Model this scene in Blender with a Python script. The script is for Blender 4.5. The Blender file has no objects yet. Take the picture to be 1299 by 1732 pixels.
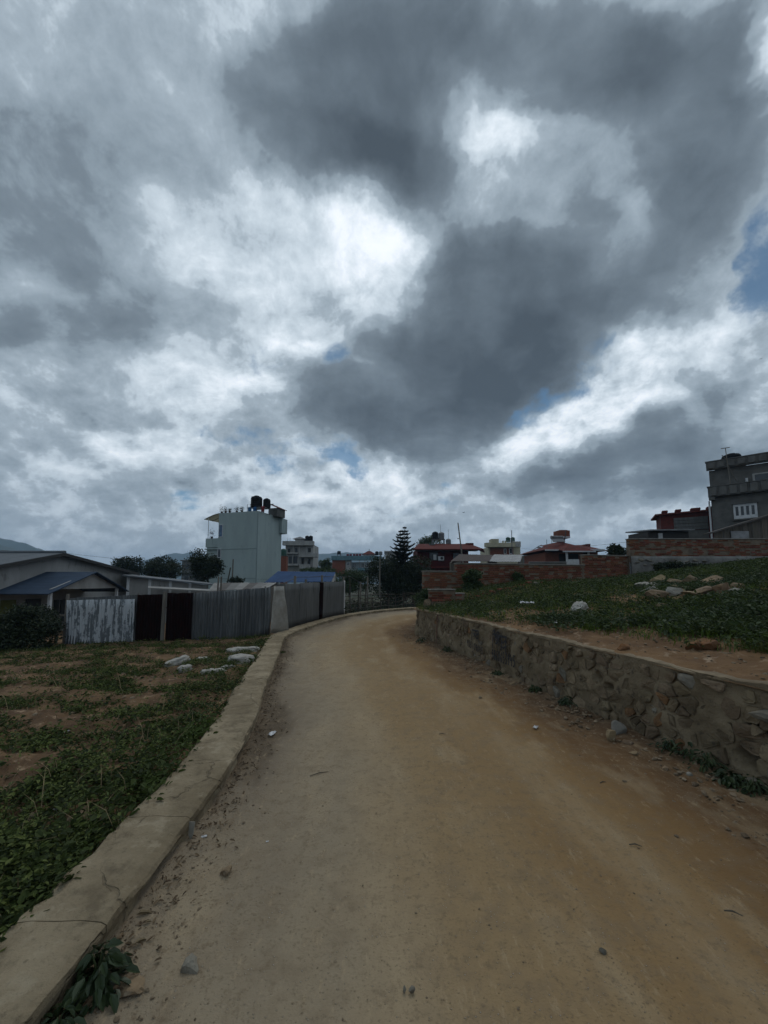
import bpy, math, random
import numpy as np
from mathutils import Vector, Matrix, noise as mnoise
random.seed(7); rng = np.random.default_rng(7)
scn = bpy.context.scene
COL = scn.collection
R = math.radians

# ------------------------------------------------------------------ camera
FPX, PITCH, HOR, EYE = 650.0, R(5), 985.0, 1.6
CYP = HOR - FPX * math.tan(PITCH)
cd = bpy.data.cameras.new('camera'); cam = bpy.data.objects.new('camera', cd); COL.objects.link(cam)
cd.sensor_fit = 'HORIZONTAL'; cd.sensor_width = 26.0; cd.lens = 26.0 * FPX / 1299.0
cd.shift_y = (CYP - 866.0) / 1299.0
cd.clip_start = 0.05; cd.clip_end = 20000
cam.location = (0, 0, EYE); cam.rotation_euler = (R(90) + PITCH, 0, 0)
scn.camera = cam

# survey helpers: the bearings taken from the viewpoint, used to place things at their real distance
def bearing(x, y):
    xc = (x - 649.5) / FPX; yc = (CYP - y) / FPX
    return Vector((xc, math.cos(PITCH) - yc * math.sin(PITCH), math.sin(PITCH) + yc * math.cos(PITCH)))
def P(x, y, Y):
    d = bearing(x, y); t = Y / d.y
    return Vector((d.x * t, Y, EYE + d.z * t))
def G(x, y, z=0.0):
    d = bearing(x, y); t = (z - EYE) / d.z
    return Vector((d.x * t, d.y * t, z))

# ------------------------------------------------------------------ exposure, world, sun
vs = scn.view_settings
vs.view_transform = 'Standard'; vs.look = 'None'; vs.gamma = 1.0; vs.exposure = 0.0; vs.use_curve_mapping = False
SUN_EL, SUN_AZ = R(56), R(4)
sd = bpy.data.lights.new('sun', 'SUN'); sun = bpy.data.objects.new('sun', sd); COL.objects.link(sun)
sd.energy = 0.6; sd.angle = R(20); sd.color = (1.0, 0.95, 0.87)
sdir = Vector((math.sin(SUN_AZ) * math.cos(SUN_EL), math.cos(SUN_AZ) * math.cos(SUN_EL), math.sin(SUN_EL)))
sun.rotation_euler = (-sdir).to_track_quat('-Z', 'Y').to_euler(); sun.location = sdir * 60

wd = bpy.data.worlds.new('World'); scn.world = wd; wd.use_nodes = True
wt = wd.node_tree; wt.nodes.clear()
class NT:
    def __init__(s, tree): s.t = tree
    def n(s, typ, **kw):
        nd = s.t.nodes.new(typ)
        for k, v in kw.items(): setattr(nd, k, v)
        return nd
    def put(s, sock, v):
        if v is None: return
        if isinstance(v, bpy.types.NodeSocket): s.t.links.new(v, sock)
        else: sock.default_value = v
    def m(s, op, a, b=None, c=None, clamp=False):
        nd = s.n('ShaderNodeMath', operation=op, use_clamp=clamp)
        for i, v in enumerate((a, b, c)): s.put(nd.inputs[i], v)
        return nd.outputs[0]
    def v(s, op, a, b=None, sc=None):
        nd = s.n('ShaderNodeVectorMath', operation=op)
        s.put(nd.inputs[0], a); s.put(nd.inputs[1], b)
        if sc is not None: s.put(nd.inputs['Scale'], sc)
        return nd.outputs['Value'] if op in ('DOT_PRODUCT', 'LENGTH') else nd.outputs[0]
    def noise(s, vec, scale, detail=4, rough=.55, lac=2.0, dist=0.0, color=False):
        nd = s.n('ShaderNodeTexNoise'); nd.noise_dimensions = '3D'
        s.put(nd.inputs['Vector'], vec); s.put(nd.inputs['Scale'], scale); s.put(nd.inputs['Detail'], detail)
        s.put(nd.inputs['Roughness'], rough); s.put(nd.inputs['Lacunarity'], lac); s.put(nd.inputs['Distortion'], dist)
        return nd.outputs['Color'] if color else nd.outputs[0]
    def rng(s, v, a, b, c=0.0, d=1.0, smooth=True):
        nd = s.n('ShaderNodeMapRange'); nd.interpolation_type = 'SMOOTHSTEP' if smooth else 'LINEAR'
        for i, q in enumerate((v, a, b, c, d)): s.put(nd.inputs[i], q)
        return nd.outputs[0]
    def mix(s, f, a, b, blend='MIX'):
        nd = s.n('ShaderNodeMix', data_type='RGBA', blend_type=blend)
        s.put(nd.inputs[0], f)
        s.put(nd.inputs[6], a if isinstance(a, bpy.types.NodeSocket) else (*a, 1.0))
        s.put(nd.inputs[7], b if isinstance(b, bpy.types.NodeSocket) else (*b, 1.0))
        return nd.outputs[2]
    def ramp(s, f, stops, interp='LINEAR'):
        nd = s.n('ShaderNodeValToRGB'); cr = nd.color_ramp; cr.interpolation = interp
        while len(cr.elements) > len(stops): cr.elements.remove(cr.elements[-1])
        while len(cr.elements) < len(stops): cr.elements.new(1.0)
        for e, (p, c) in zip(cr.elements, stops): e.position = p; e.color = (*c, 1.0)
        s.put(nd.inputs[0], f); return nd.outputs[0]

W = NT(wt)
dirv = W.v('NORMALIZE', W.n('ShaderNodeTexCoord').outputs['Generated'])
sep = W.n('ShaderNodeSeparateXYZ'); wt.links.new(dirv, sep.inputs[0])
zpos = W.m('MAXIMUM', sep.outputs[2], 0.0)
# a point on the cloud deck overhead: clouds shorten towards the horizon
deck = W.n('ShaderNodeCombineXYZ')
inv = W.m('DIVIDE', 1.0, W.m('ADD', zpos, 0.24))
W.put(deck.inputs[0], W.m('MULTIPLY', sep.outputs[0], inv)); W.put(deck.inputs[1], W.m('MULTIPLY', sep.outputs[1], inv))
deck = deck.outputs[0]
def centred(col): return W.v('SUBTRACT', col, (0.5, 0.5, 0.5))
w1 = W.v('SCALE', centred(W.noise(dirv, 3.2, 2, .5, color=True)), sc=0.20)
w2 = W.v('SCALE', centred(W.noise(dirv, 11.0, 4, .6, color=True)), sc=0.085)
wdir = W.v('ADD', dirv, W.v('ADD', w1, w2))
# layout of the cloud masses on a coarse chart of bearings (32 x 32), kept as a sum of products of two ramps
U0, U1, V0, V1, NS = -1.2, 1.2, -0.05, 1.8, 32
def chart(blobs):
    us = np.linspace(0, 1, NS) * (U1 - U0) + U0; vv = (np.linspace(0, 1, NS) ** 1.35) * (V1 - V0) + V0
    uu, vv = np.meshgrid(us, vv, indexing='ij')
    c, s_ = math.cos(PITCH), math.sin(PITCH)          # bearing back to survey coordinates
    k = 1.0 / (c + vv * s_); px = 649.5 + FPX * uu * k; py = CYP - FPX * (vv * c - s_) * k
    out = np.zeros_like(uu)
    for (x, y, rx, ry, rot, amp) in blobs:
        a = R(rot); dx, dy = px - x, y - py
        p = (dx * math.cos(a) + dy * math.sin(a)) / rx; q = (-dx * math.sin(a) + dy * math.cos(a)) / ry
        t = np.clip((1 - (p * p + q * q)) / .92, 0, 1); out += amp * t * t * (3 - 2 * t)
    return out
ay = W.m('MAXIMUM', W.m('ABSOLUTE', 0.0), .18)
wsep = W.n('ShaderNodeSeparateXYZ'); wt.links.new(wdir, wsep.inputs[0])
wt.links.new(wsep.outputs[1], ay.node.inputs[0].links[0].from_node.inputs[0])
uc = W.rng(W.m('DIVIDE', wsep.outputs[0], ay), U0, U1, smooth=False)
vc = W.m('POWER', W.rng(W.m('DIVIDE', wsep.outputs[2], ay), V0, V1, smooth=False), 1 / 1.35)
def chart_field(blobs, rank):
    F = chart(blobs); A, S, B = np.linalg.svd(F); acc = None
    for k in range(0, rank, 3):
        outs = []; offs = []
        for fac, co in ((A, uc), (B.T, vc)):
            cols = np.stack([fac[:, i] * math.sqrt(S[i]) for i in range(k, k + 3)], 1)
            lo, hi = cols.min(0), cols.max(0); sp = np.maximum(hi - lo, 1e-6); nm = (cols - lo) / sp
            r = W.ramp(co, [(i / (NS - 1), tuple(float(v) for v in nm[i])) for i in range(NS)], 'CARDINAL')
            ma = W.n('ShaderNodeVectorMath', operation='MULTIPLY_ADD'); wt.links.new(r, ma.inputs[0])
            ma.inputs[1].default_value = tuple(map(float, sp)); ma.inputs[2].default_value = tuple(map(float, lo)); outs.append(ma.outputs[0])
        d = W.v('DOT_PRODUCT', outs[0], outs[1]); acc = d if acc is None else W.m('ADD', acc, d)
    return acc
# thickness of the cloud along each bearing: thin cloud glows, thick cloud is grey, below zero the blue shows
BLOBS = [
 # great dark mass overhead and its arm to the right
 (610,180,250,240,0,.36),(570,270,170,120,0,.22),(690,70,250,170,0,.24),(690,320,170,120,-30,.30),
 (1090,200,280,280,0,.28),(1150,180,170,210,0,.20),(980,90,250,150,0,.18),(1120,430,210,150,0,.24),
 (940,470,220,140,0,.22),
 # dark cloud lower down in the middle
 (830,560,230,165,20,.42),(720,650,270,130,5,.30),(560,685,150,85,-20,.26),(760,730,210,75,0,.24),(900,600,130,90,30,.18),
 # band of grey on the right
 (1080,800,290,80,4,.30),(1190,700,190,80,12,.28),(1010,770,170,65,0,.16),(880,805,140,50,0,.14),(1230,620,120,65,20,.12),
 # left deck in soft grey
 (60,300,280,190,0,.18),(150,480,270,120,-15,.14),(330,250,170,140,0,.12),(60,560,220,90,0,.14),(200,640,230,55,0,.06),
 (60,130,250,140,0,.08),(250,90,170,120,0,.05),(420,712,80,26,-4,.26),(150,690,240,36,0,.06),
 # bright openings
 (630,420,140,110,-40,-.25),(540,480,220,110,-10,-.09),(670,450,70,80,0,-.22),(430,600,240,100,0,-.16),(350,420,180,70,-25,-.03),
 (838,262,66,52,15,-.28),(925,255,80,50,30,-.20),(1035,400,55,75,-30,-.30),(1010,290,60,60,0,-.14),(800,110,110,90,0,.12),
 (1300,120,80,200,0,-.42),(1240,420,80,90,0,-.10),
 (1040,630,170,70,28,-.46),(920,745,160,66,18,-.44),(1140,665,45,45,0,-.26),(1240,555,90,60,15,-.20),(1270,700,70,45,20,-.16),
 (960,560,60,45,0,-.18),(560,835,180,60,0,-.14),(360,860,90,50,20,-.10),(640,805,100,45,0,-.12),(240,740,270,45,0,-.12),(420,660,160,60,0,-.12),
 (1190,880,130,60,0,-.10),(120,590,150,30,0,-.08),
]
GAPS = [(1308,410,85,150,8,1.0),(980,620,90,46,25,.72),(910,668,80,40,40,.70),(450,605,90,42,-25,.70),(590,600,46,50,0,.66),
 (570,785,120,40,0,.68),(420,750,140,42,-8,.66),(330,850,160,45,0,.42),(1000,570,80,36,0,.60),(770,850,190,45,0,.35)]
acc = W.m('ADD', chart_field(BLOBS, 15), 0.42)
def puff(vec, scale):
    nd = W.n('ShaderNodeTexVoronoi', feature='F1'); W.put(nd.inputs['Vector'], vec); W.put(nd.inputs['Scale'], scale); W.put(nd.inputs['Detail'], 4.0); W.put(nd.inputs['Roughness'], .55); nd.normalize = True
    return nd.outputs['Distance']
n_big = W.noise(W.v('ADD', deck, W.v('SCALE', w1, sc=1.2)), 1.1, 4, .52)
streak = W.v('MULTIPLY', deck, (1.0, 1.5, 1.0))
n_mid = W.noise(W.v('ADD', streak, W.v('ADD', W.v('SCALE', w1, sc=2.5), W.v('SCALE', w2, sc=.8))), 4.6, 6, .62)
pd = W.v('ADD', dirv, W.v('ADD', W.v('SCALE', w1, sc=.35), W.v('SCALE', w2, sc=.30)))
n_dir = W.noise(pd, 8.5, 8, .66)
pflat = W.v('MULTIPLY', pd, (1.0, 1.0, 1.35))
v0 = puff(pflat, 9.0); v1 = puff(W.v('ADD', pflat, (0.0, 0.006, 0.030)), 9.0)
n_up = W.noise(W.v('ADD', pd, (0.0, 0.008, 0.018)), 8.5, 8, .66)
low = W.rng(zpos, .02, .20, .30, 1.0)
cum = W.m('MULTIPLY', low, W.rng(zpos, .70, .22, .40, 1.0))                       # heaped clouds show best towards the horizon
thick = W.m('ADD', acc, W.m('MULTIPLY', W.m('SUBTRACT', n_big, .5), .40))
thick = W.m('ADD', thick, W.m('MULTIPLY', W.m('SUBTRACT', n_mid, .5), W.rng(zpos, .04, .34, .10, .44)))
thick = W.m('ADD', thick, W.m('MULTIPLY', W.m('SUBTRACT', n_dir, .5), W.m('MULTIPLY', low, .60)))
thick = W.m('ADD', thick, W.m('MULTIPLY', W.m('SUBTRACT', .36, v0), W.m('MULTIPLY', cum, .80)))
floor_t = W.m('ADD', W.m('MULTIPLY', n_mid, .85), W.m('MULTIPLY_ADD', n_dir, .75, -.60))
thick = W.m('SMOOTH_MAX', thick, floor_t, .16)
gap = chart_field(GAPS, 12)
gap = W.m('MULTIPLY_ADD', W.rng(gap, .04, .40), W.m('ADD', W.m('MULTIPLY', W.m('SUBTRACT', n_dir, .5), -2.6), W.m('ADD', W.m('MULTIPLY', W.m('SUBTRACT', n_mid, .5), -1.6), W.m('MULTIPLY', W.m('SUBTRACT', v0, .34), 1.1))), gap)
relief = W.m('ADD', W.m('MULTIPLY', W.m('SUBTRACT', n_dir, n_up), 2.0), W.m('MULTIPLY', W.m('SUBTRACT', v1, v0), W.m('MULTIPLY', cum, 3.2)))
tone = W.m('SUBTRACT', thick, W.m('MULTIPLY', relief, W.rng(thick, .95, .35, .10, .40)))
CLOUD = [(.00,(.93,.945,.955)),(.07,(.88,.905,.92)),(.16,(.715,.768,.795)),(.25,(.560,.622,.656)),(.308,(.485,.545,.581)),(.362,(.356,.412,.448)),(.45,(.286,.336,.370)),
         (.515,(.240,.286,.317)),(.562,(.180,.216,.242)),(.67,(.138,.168,.190)),(.80,(.102,.125,.143)),(.92,(.078,.096,.111)),(1.0,(.062,.077,.090))]
tv = W.m('MULTIPLY', tone, .80)
lum = W.v('MULTIPLY', W.ramp(tv, CLOUD, 'LINEAR'), (1.09, 1.13, 1.19))
sky = W.n('ShaderNodeTexSky', sky_type='NISHITA'); sky.sun_disc = False
sky.sun_elevation = SUN_EL; sky.sun_rotation = SUN_AZ; sky.altitude = 1300; sky.air_density = 1.0; sky.dust_density = 0.6; sky.ozone_density = 1.5
BG = 0.1
cloud = W.v('SCALE', lum, sc=1.0 / BG)
cover = W.rng(gap, 1.05, .34, .18, 1.0)
blue = W.v('MULTIPLY', sky.outputs[0], (.42, .60, .62))
col = W.mix(cover, blue, cloud)
# air near the horizon
hz = W.rng(sep.outputs[2], .13, -.01, 0.0, 0.55)
col = W.mix(hz, col, tuple(v / BG for v in (.32, .37, .42)))
bg = W.n('ShaderNodeBackground'); wt.links.new(col, bg.inputs[0]); bg.inputs[1].default_value = BG
wo = W.n('ShaderNodeOutputWorld'); wt.links.new(bg.outputs[0], wo.inputs[0])
wd.cycles.sampling_method = 'MANUAL'; wd.cycles.sample_map_resolution = 256
# ------------------------------------------------------------------ materials
MATS = {}
def mat(name, c1, c2=None, scale=4.0, rough=.85, metal=0.0, bump=0.0, bscale=30.0, stretch=(1, 1, 1), rand=0.0, spec=.35, detail=5, c3=None, coords='Object', transl=0.0):
    """two- or three-tone noise material with grain; rand varies tone per object"""
    if name in MATS: return MATS[name]
    m = bpy.data.materials.new(name); m.use_nodes = True; t = m.node_tree; N = NT(t)
    b = t.nodes['Principled BSDF']
    if coords == 'World': vec = N.n('ShaderNodeNewGeometry').outputs['Position']
    else: vec = N.n('ShaderNodeTexCoord').outputs['Object']
    if stretch != (1, 1, 1): vec = N.v('MULTIPLY', vec, stretch)
    col = (*c1, 1.0)
    if c2 is not None:
        f = N.rng(N.noise(vec, scale, detail, .6), .36, .64)
        col = N.mix(f, c1, c2)
        if c3 is not None:
            col = N.mix(N.rng(N.noise(vec, scale * 3.7, detail, .65), .55, .70), col, c3)
    if rand:
        oi = N.n('ShaderNodeObjectInfo').outputs['Random']
        hv = N.n('ShaderNodeHueSaturation'); N.put(hv.inputs['Color'], col if isinstance(col, bpy.types.NodeSocket) else col)
        N.put(hv.inputs['Value'], N.rng(oi, 0, 1, 1 - rand, 1 + rand, smooth=False))
        N.put(hv.inputs['Hue'], N.rng(N.m('FRACT', N.m('MULTIPLY', oi, 7.3)), 0, 1, .5 - rand * .04, .5 + rand * .04, smooth=False)); col = hv.outputs[0]
    N.put(b.inputs['Base Color'], col)
    b.inputs['Roughness'].default_value = rough; b.inputs['Metallic'].default_value = metal; b.inputs['Specular IOR Level'].default_value = spec
    if bump:
        bp = N.n('ShaderNodeBump'); bp.inputs['Strength'].default_value = min(1.0, bump); bp.inputs['Distance'].default_value = .02
        N.put(bp.inputs['Height'], N.noise(vec, bscale, 6, .65)); t.links.new(bp.outputs[0], b.inputs['Normal'])
    MATS[name] = m; return m
def leaf_mat(name, c1, c2, c3=None, rough=.55, transl=.25):
    if name in MATS: return MATS[name]
    m = bpy.data.materials.new(name); m.use_nodes = True; t = m.node_tree; N = NT(t); b = t.nodes['Principled BSDF']
    g = N.n('ShaderNodeNewGeometry'); rnd = g.outputs['Random Per Island']
    col = N.mix(rnd, c1, c2)
    if c3: col = N.mix(N.rng(N.noise(g.outputs['Position'], .9, 3), .5, .66), col, c3)
    N.put(b.inputs['Base Color'], col); b.inputs['Roughness'].default_value = rough; b.inputs['Specular IOR Level'].default_value = .3
    tr = N.n('ShaderNodeBsdfTranslucent'); N.put(tr.inputs[0], col); ms = N.n('ShaderNodeMixShader'); ms.inputs[0].default_value = transl
    t.links.new(b.outputs[0], ms.inputs[1]); t.links.new(tr.outputs[0], ms.inputs[2]); t.links.new(ms.outputs[0], t.nodes['Material Output'].inputs[0])
    MATS[name] = m; return m
def glass_mat(name='window_glass', c=(.02, .025, .03), rough=.08):
    return mat(name, c, rough=rough, spec=.6)

# ------------------------------------------------------------------ mesh builder
class MB:
    def __init__(s): s.v = []; s.f = []; s.smooth = False
    def add(s, vs_, fs):
        o = len(s.v); s.v += [tuple(q) for q in vs_]; s.f += [tuple(i + o for i in q) for q in fs]; return s
    def box(s, x0, x1, y0, y1, z0, z1, M=None):
        vs_ = [Vector((x, y, z)) for z in (z0, z1) for y in (y0, y1) for x in (x0, x1)]
        if M: vs_ = [M @ q for q in vs_]
        return s.add(vs_, [(0, 2, 3, 1), (4, 5, 7, 6), (0, 1, 5, 4), (2, 6, 7, 3), (0, 4, 6, 2), (1, 3, 7, 5)])
    def bbox(s, x0, x1, y0, y1, z0, z1, b=.01):
        """bevelled box"""
        vs_ = []; b = min(b, (x1 - x0) * .45, (y1 - y0) * .45, (z1 - z0) * .45)
        for zz, ins in ((z0, b), (z0 + b, 0), (z1 - b, 0), (z1, b)):
            for (x, y) in ((x0 + ins, y0 + ins), (x1 - ins, y0 + ins), (x1 - ins, y1 - ins), (x0 + ins, y1 - ins)): vs_.append((x, y, zz))
        fs = [(3, 2, 1, 0), (12, 13, 14, 15)]
        for k in range(3):
            for i in range(4): j = (i + 1) % 4; fs.append((k * 4 + i, k * 4 + j, k * 4 + 4 + j, k * 4 + 4 + i))
        return s.add(vs_, fs)
    def tube(s, pts, r, n=8, cap=True):
        pts = [Vector(q) for q in pts]; rs = r if isinstance(r, (list, tuple)) else [r] * len(pts); o = []
        for i, q in enumerate(pts):
            d = (pts[min(i + 1, len(pts) - 1)] - pts[max(i - 1, 0)]).normalized()
            a = d.orthogonal().normalized() if abs(d.z) < .95 else Vector((1, 0, 0)); a = (a - d * a.dot(d)).normalized(); b = d.cross(a)
            o += [q + (a * math.cos(2 * math.pi * k / n) + b * math.sin(2 * math.pi * k / n)) * rs[i] for k in range(n)]
        fs = [(i * n + k, i * n + (k + 1) % n, (i + 1) * n + (k + 1) % n, (i + 1) * n + k) for i in range(len(pts) - 1) for k in range(n)]
        if cap: fs += [tuple(range(n - 1, -1, -1)), tuple((len(pts) - 1) * n + k for k in range(n))]
        return s.add(o, fs)
    def lathe(s, prof, n=20, c=(0, 0, 0)):
        c = Vector(c); o = [c + Vector((r * math.cos(2 * math.pi * k / n), r * math.sin(2 * math.pi * k / n), z)) for r, z in prof for k in range(n)]
        fs = [(i * n + k, i * n + (k + 1) % n, (i + 1) * n + (k + 1) % n, (i + 1) * n + k) for i in range(len(prof) - 1) for k in range(n)]
        fs += [tuple(range(n - 1, -1, -1)), tuple((len(prof) - 1) * n + k for k in range(n))]
        return s.add(o, fs)
    def slab(s, quad, th):
        """thick sheet from four corners (counter-clockwise seen from outside), thickened inwards"""
        q = [Vector(a) for a in quad]; nrm = (q[1] - q[0]).cross(q[3] - q[0]).normalized()
        return s.add(q + [a - nrm * th for a in q], [(0, 1, 2, 3), (7, 6, 5, 4)] + [((i + 1) % 4, i, 4 + i, 4 + (i + 1) % 4) for i in range(4)])
    def prism(s, poly, z0, z1):
        n = len(poly); vs_ = [(x, y, z0) for x, y in poly] + [(x, y, z1) for x, y in poly]
        return s.add(vs_, [tuple(range(n - 1, -1, -1)), tuple(range(n, 2 * n))] + [(i, (i + 1) % n, n + (i + 1) % n, n + i) for i in range(n)])
    def mesh(s, name):
        me = bpy.data.meshes.new(name); me.from_pydata(s.v, [], s.f); me.validate()
        if s.smooth: me.polygons.foreach_set('use_smooth', [True] * len(me.polygons))
        return me
    def build(s, name, m, parent=None, smooth=None):
        if smooth is not None: s.smooth = smooth
        return link(name, s.mesh(name), m, parent)
def link(name, me, m, parent=None):
    if m is not None and not me.materials: me.materials.append(m)
    o = bpy.data.objects.new(name, me); COL.objects.link(o)
    if parent is not None: o.parent = parent
    return o
def npmesh(name, V, quads=None, tris=None, smooth=False):
    V = np.asarray(V, dtype=np.float32); me = bpy.data.meshes.new(name)
    nq = 0 if quads is None else len(quads); nt = 0 if tris is None else len(tris)
    idx = []
    if nq: idx.append(np.asarray(quads).ravel())
    if nt: idx.append(np.asarray(tris).ravel())
    idx = np.concatenate(idx).astype(np.int32)
    starts = np.concatenate([np.arange(nq) * 4, nq * 4 + np.arange(nt) * 3]).astype(np.int32)
    me.vertices.add(len(V)); me.vertices.foreach_set('co', V.ravel()); me.loops.add(len(idx)); me.loops.foreach_set('vertex_index', idx)
    me.polygons.add(nq + nt); me.polygons.foreach_set('loop_start', starts)
    me.polygons.foreach_set('use_smooth', np.full(nq + nt, smooth)); me.update(calc_edges=True); me.validate(); return me
def tag(o, label=None, cat=None, group=None, kind=None):
    if label: o['label'] = label
    if cat: o['category'] = cat
    if group: o['group'] = group
    if kind: o['kind'] = kind
    return o
def thing(name, label, cat, loc=(0, 0, 0), rz=0.0, group=None):
    o = bpy.data.objects.new(name, None); COL.objects.link(o); o.empty_display_size = .2
    o.location = loc; o.rotation_euler = (0, 0, rz); return tag(o, label, cat, group)
def copy_tree(o, parent=None):
    c = o.copy(); COL.objects.link(c); c.parent = parent
    for ch in o.children: copy_tree(ch, c)
    return c
def nz(x, y, z=0.0, s=1.0): return mnoise.noise(Vector((x * s, y * s, z * s)))
def fbm(x, y, z=0.0, s=1.0, o=4): return mnoise.fractal(Vector((x * s, y * s, z * s)), .6, 2.0, o)
def polyline(pts, step):
    """resample with a smooth curve; returns list of points"""
    pts = [Vector((*p, 0)) if len(p) == 2 else Vector(p) for p in pts]; out = []
    for i in range(len(pts) - 1):
        p0, p1, p2, p3 = pts[max(i - 1, 0)], pts[i], pts[i + 1], pts[min(i + 2, len(pts) - 1)]
        k = max(1, int((p2 - p1).length / step))
        for j in range(k):
            t = j / k; a = p1 * (1 - t) + p2 * t
            c = .5 * ((2 * p1) + (p2 - p0) * t + (2 * p0 - 5 * p1 + 4 * p2 - p3) * t * t + (3 * p1 - p0 - 3 * p2 + p3) * t ** 3)
            out.append(c)
    out.append(pts[-1]); return out
def smooth(a, b, x):
    t = min(1.0, max(0.0, (x - a) / (b - a))); return t * t * (3 - 2 * t)

def leaf_mesh(name, pos, nrm, size, asp=.5, fold=.25, heading=None, droop=.15):
    """pointed oval leaves: two quads folded along the midrib. pos base points, nrm facing, size lengths"""
    n = len(pos); pos = np.asarray(pos); nrm = np.asarray(nrm); nrm = nrm / np.linalg.norm(nrm, axis=1)[:, None]
    h = rng.normal(size=(n, 3)) if heading is None else np.asarray(heading)
    h = h - nrm * (h * nrm).sum(1)[:, None]; h /= np.maximum(np.linalg.norm(h, axis=1), 1e-6)[:, None]
    sdv = np.cross(nrm, h); L = np.asarray(size)[:, None]; w = L * asp * .5
    dr = nrm * L * droop
    b = pos; t = pos + h * L - dr; l1 = pos + h * L * .28 + sdv * w * .85 + nrm * w * fold; l2 = pos + h * L * .68 + sdv * w * .72 + nrm * w * fold - dr * .4
    r1 = pos + h * L * .28 - sdv * w * .85 + nrm * w * fold; r2 = pos + h * L * .68 - sdv * w * .72 + nrm * w * fold - dr * .4
    V = np.stack([b, l1, l2, t, r2, r1], 1).reshape(-1, 3); i = np.arange(n)[:, None] * 6
    return npmesh(name, V, quads=np.concatenate([i + np.array([[0, 3, 2, 1]]), i + np.array([[0, 5, 4, 3]])]))
def blade_mesh(name, pos, height, lean=.4, width=.006):
    n = len(pos); pos = np.asarray(pos); a = rng.uniform(0, 2 * np.pi, n); h = np.asarray(height)
    d = np.stack([np.cos(a), np.sin(a), np.zeros(n)], 1); s_ = np.stack([-np.sin(a), np.cos(a), np.zeros(n)], 1) * width
    up = np.array([[0, 0, 1.0]]); l = rng.uniform(.2, 1.2, n)[:, None] * lean
    m_ = pos + up * (h * .6)[:, None] + d * (h[:, None] * l * .35); t = pos + up * (h * .92)[:, None] + d * (h[:, None] * l)
    V = np.stack([pos - s_, pos + s_, m_ + s_ * .8, m_ - s_ * .8, t], 1).reshape(-1, 3); i = np.arange(n)[:, None] * 5
    return npmesh(name, V, quads=i + np.array([[0, 1, 2, 3]]), tris=i + np.array([[3, 2, 4]]))
def rock_mesh(name, size, seed, flat=.7, detail=2, rough=.25):
    r_ = random.Random(seed); import bmesh
    bm = bmesh.new(); bmesh.ops.create_icosphere(bm, subdivisions=detail, radius=1.0)
    planes = [(Vector((r_.gauss(0, 1), r_.gauss(0, 1), r_.gauss(0, 1))).normalized(), r_.uniform(.36, .66)) for _ in range(13)]
    off = Vector((r_.uniform(0, 50), r_.uniform(0, 50), r_.uniform(0, 50)))
    for v in bm.verts:
        c = v.co.copy()
        for n_, d in planes:
            e = c.dot(n_) - d
            if e > 0: c -= n_ * e * .98
        c *= 1 + .6 * rough * mnoise.noise(c * 1.7 + off) + .05 * mnoise.noise(c * 5 + off)
        c *= 1.5; v.co = Vector((c.x * size[0], c.y * size[1], c.z * size[2] * flat))
    me = bpy.data.meshes.new(name); bm.to_mesh(me); bm.free(); return me
# ------------------------------------------------------------------ the lie of the land
KERB_IN = [(-1.17,-3),(-1.19,0),(-1.21,2),(-1.23,2.9),(-1.29,3.5),(-1.44,4.5),(-1.71,5.7),(-2.0,7.2),(-2.32,8.8),(-2.62,10.2),(-2.76,11.2),
           (-2.64,12.6),(-2.4,14.2),(-2.05,16),(-1.5,17.9),(-0.7,19.7),(0.5,21.4),(2.2,23.0),(5,24.4),(9,25.2)]
WALL = [(3.2,-3),(3.02,0),(2.93,2),(2.88,3.0),(2.72,3.7),(2.56,4.6),(2.28,5.8),(2.1,6.6),(1.88,7.8),(1.54,9.2),(1.3,10.2),(.92,11.75)]
ROAD_R = WALL + [(.98,12.6),(1.5,14.2),(2.6,16.6),(4.6,18.6),(9,20.2)]
kerb_in = polyline(KERB_IN, .06); wall_ln = polyline(WALL, .05); road_r = polyline(ROAD_R, .06)
def normal2(pts, i):
    d = pts[min(i + 1, len(pts) - 1)] - pts[max(i - 1, 0)]; d.normalize(); return Vector((-d.y, d.x, 0))
kerb_out = [p + normal2(kerb_in, i) * .43 for i, p in enumerate(kerb_in)]
def x_on(pts, y):
    for a, b in zip(pts[:-1], pts[1:]):
        if a.y <= y <= b.y: return a.x + (b.x - a.x) * (y - a.y) / max(1e-6, b.y - a.y)
    return pts[0].x if y < pts[0].y else pts[-1].x
_ys = np.arange(-3, 20, .05)
_ko = np.array([x_on(kerb_out, y) for y in _ys]); _wl = np.array([x_on(road_r, y) for y in _ys])
def kerb_x(y): return float(np.interp(y, _ys, _ko))
def wall_x(y): return float(np.interp(y, _ys, _wl))
def road_z(x, y): return .012 * fbm(x, y, 0, .7, 3) + .007 * fbm(x, y, 3, 3.0, 4)
def field_z(x, y):
    d = max(0.0, kerb_x(y) - x)
    base = .05 - .052 * d + .02 * fbm(x, y, 5, .8, 3)
    ph = y * 1.0 + .16 * x + .5 * nz(x, y, 1, .45); r = .5 + .5 * math.cos(ph * 2 * math.pi / 1.02)
    rid = (.060 * r ** 1.5 - .02) * smooth(.15, 1.1, d) * (.55 + .6 * nz(x, y, 9, .6) + .3)
    return base + rid + .034 * fbm(x, y, 2, 5.0, 5) + .03 * max(0, fbm(x, y, 8, 9.0, 3) - .15)
def bank_z(x, y):
    d = max(0.0, x - wall_x(y))
    z = .80 + .122 * d * (1.0 if d < 11 else 1.0) + .05 * fbm(x, y, 7, .5, 3) * smooth(.3, 2, d) + (.02 * fbm(x, y, 4, 3.0, 3) + .025 * fbm(x, y, 14, 7.0, 4)) * smooth(0, .3, d)
    z += .26 * smooth(11.7, 13.6, y) * smooth(.05, 1.2, d) * (1 - smooth(3, 7, d))
    return z - .03 * (1 - smooth(0, .25, d))

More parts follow.
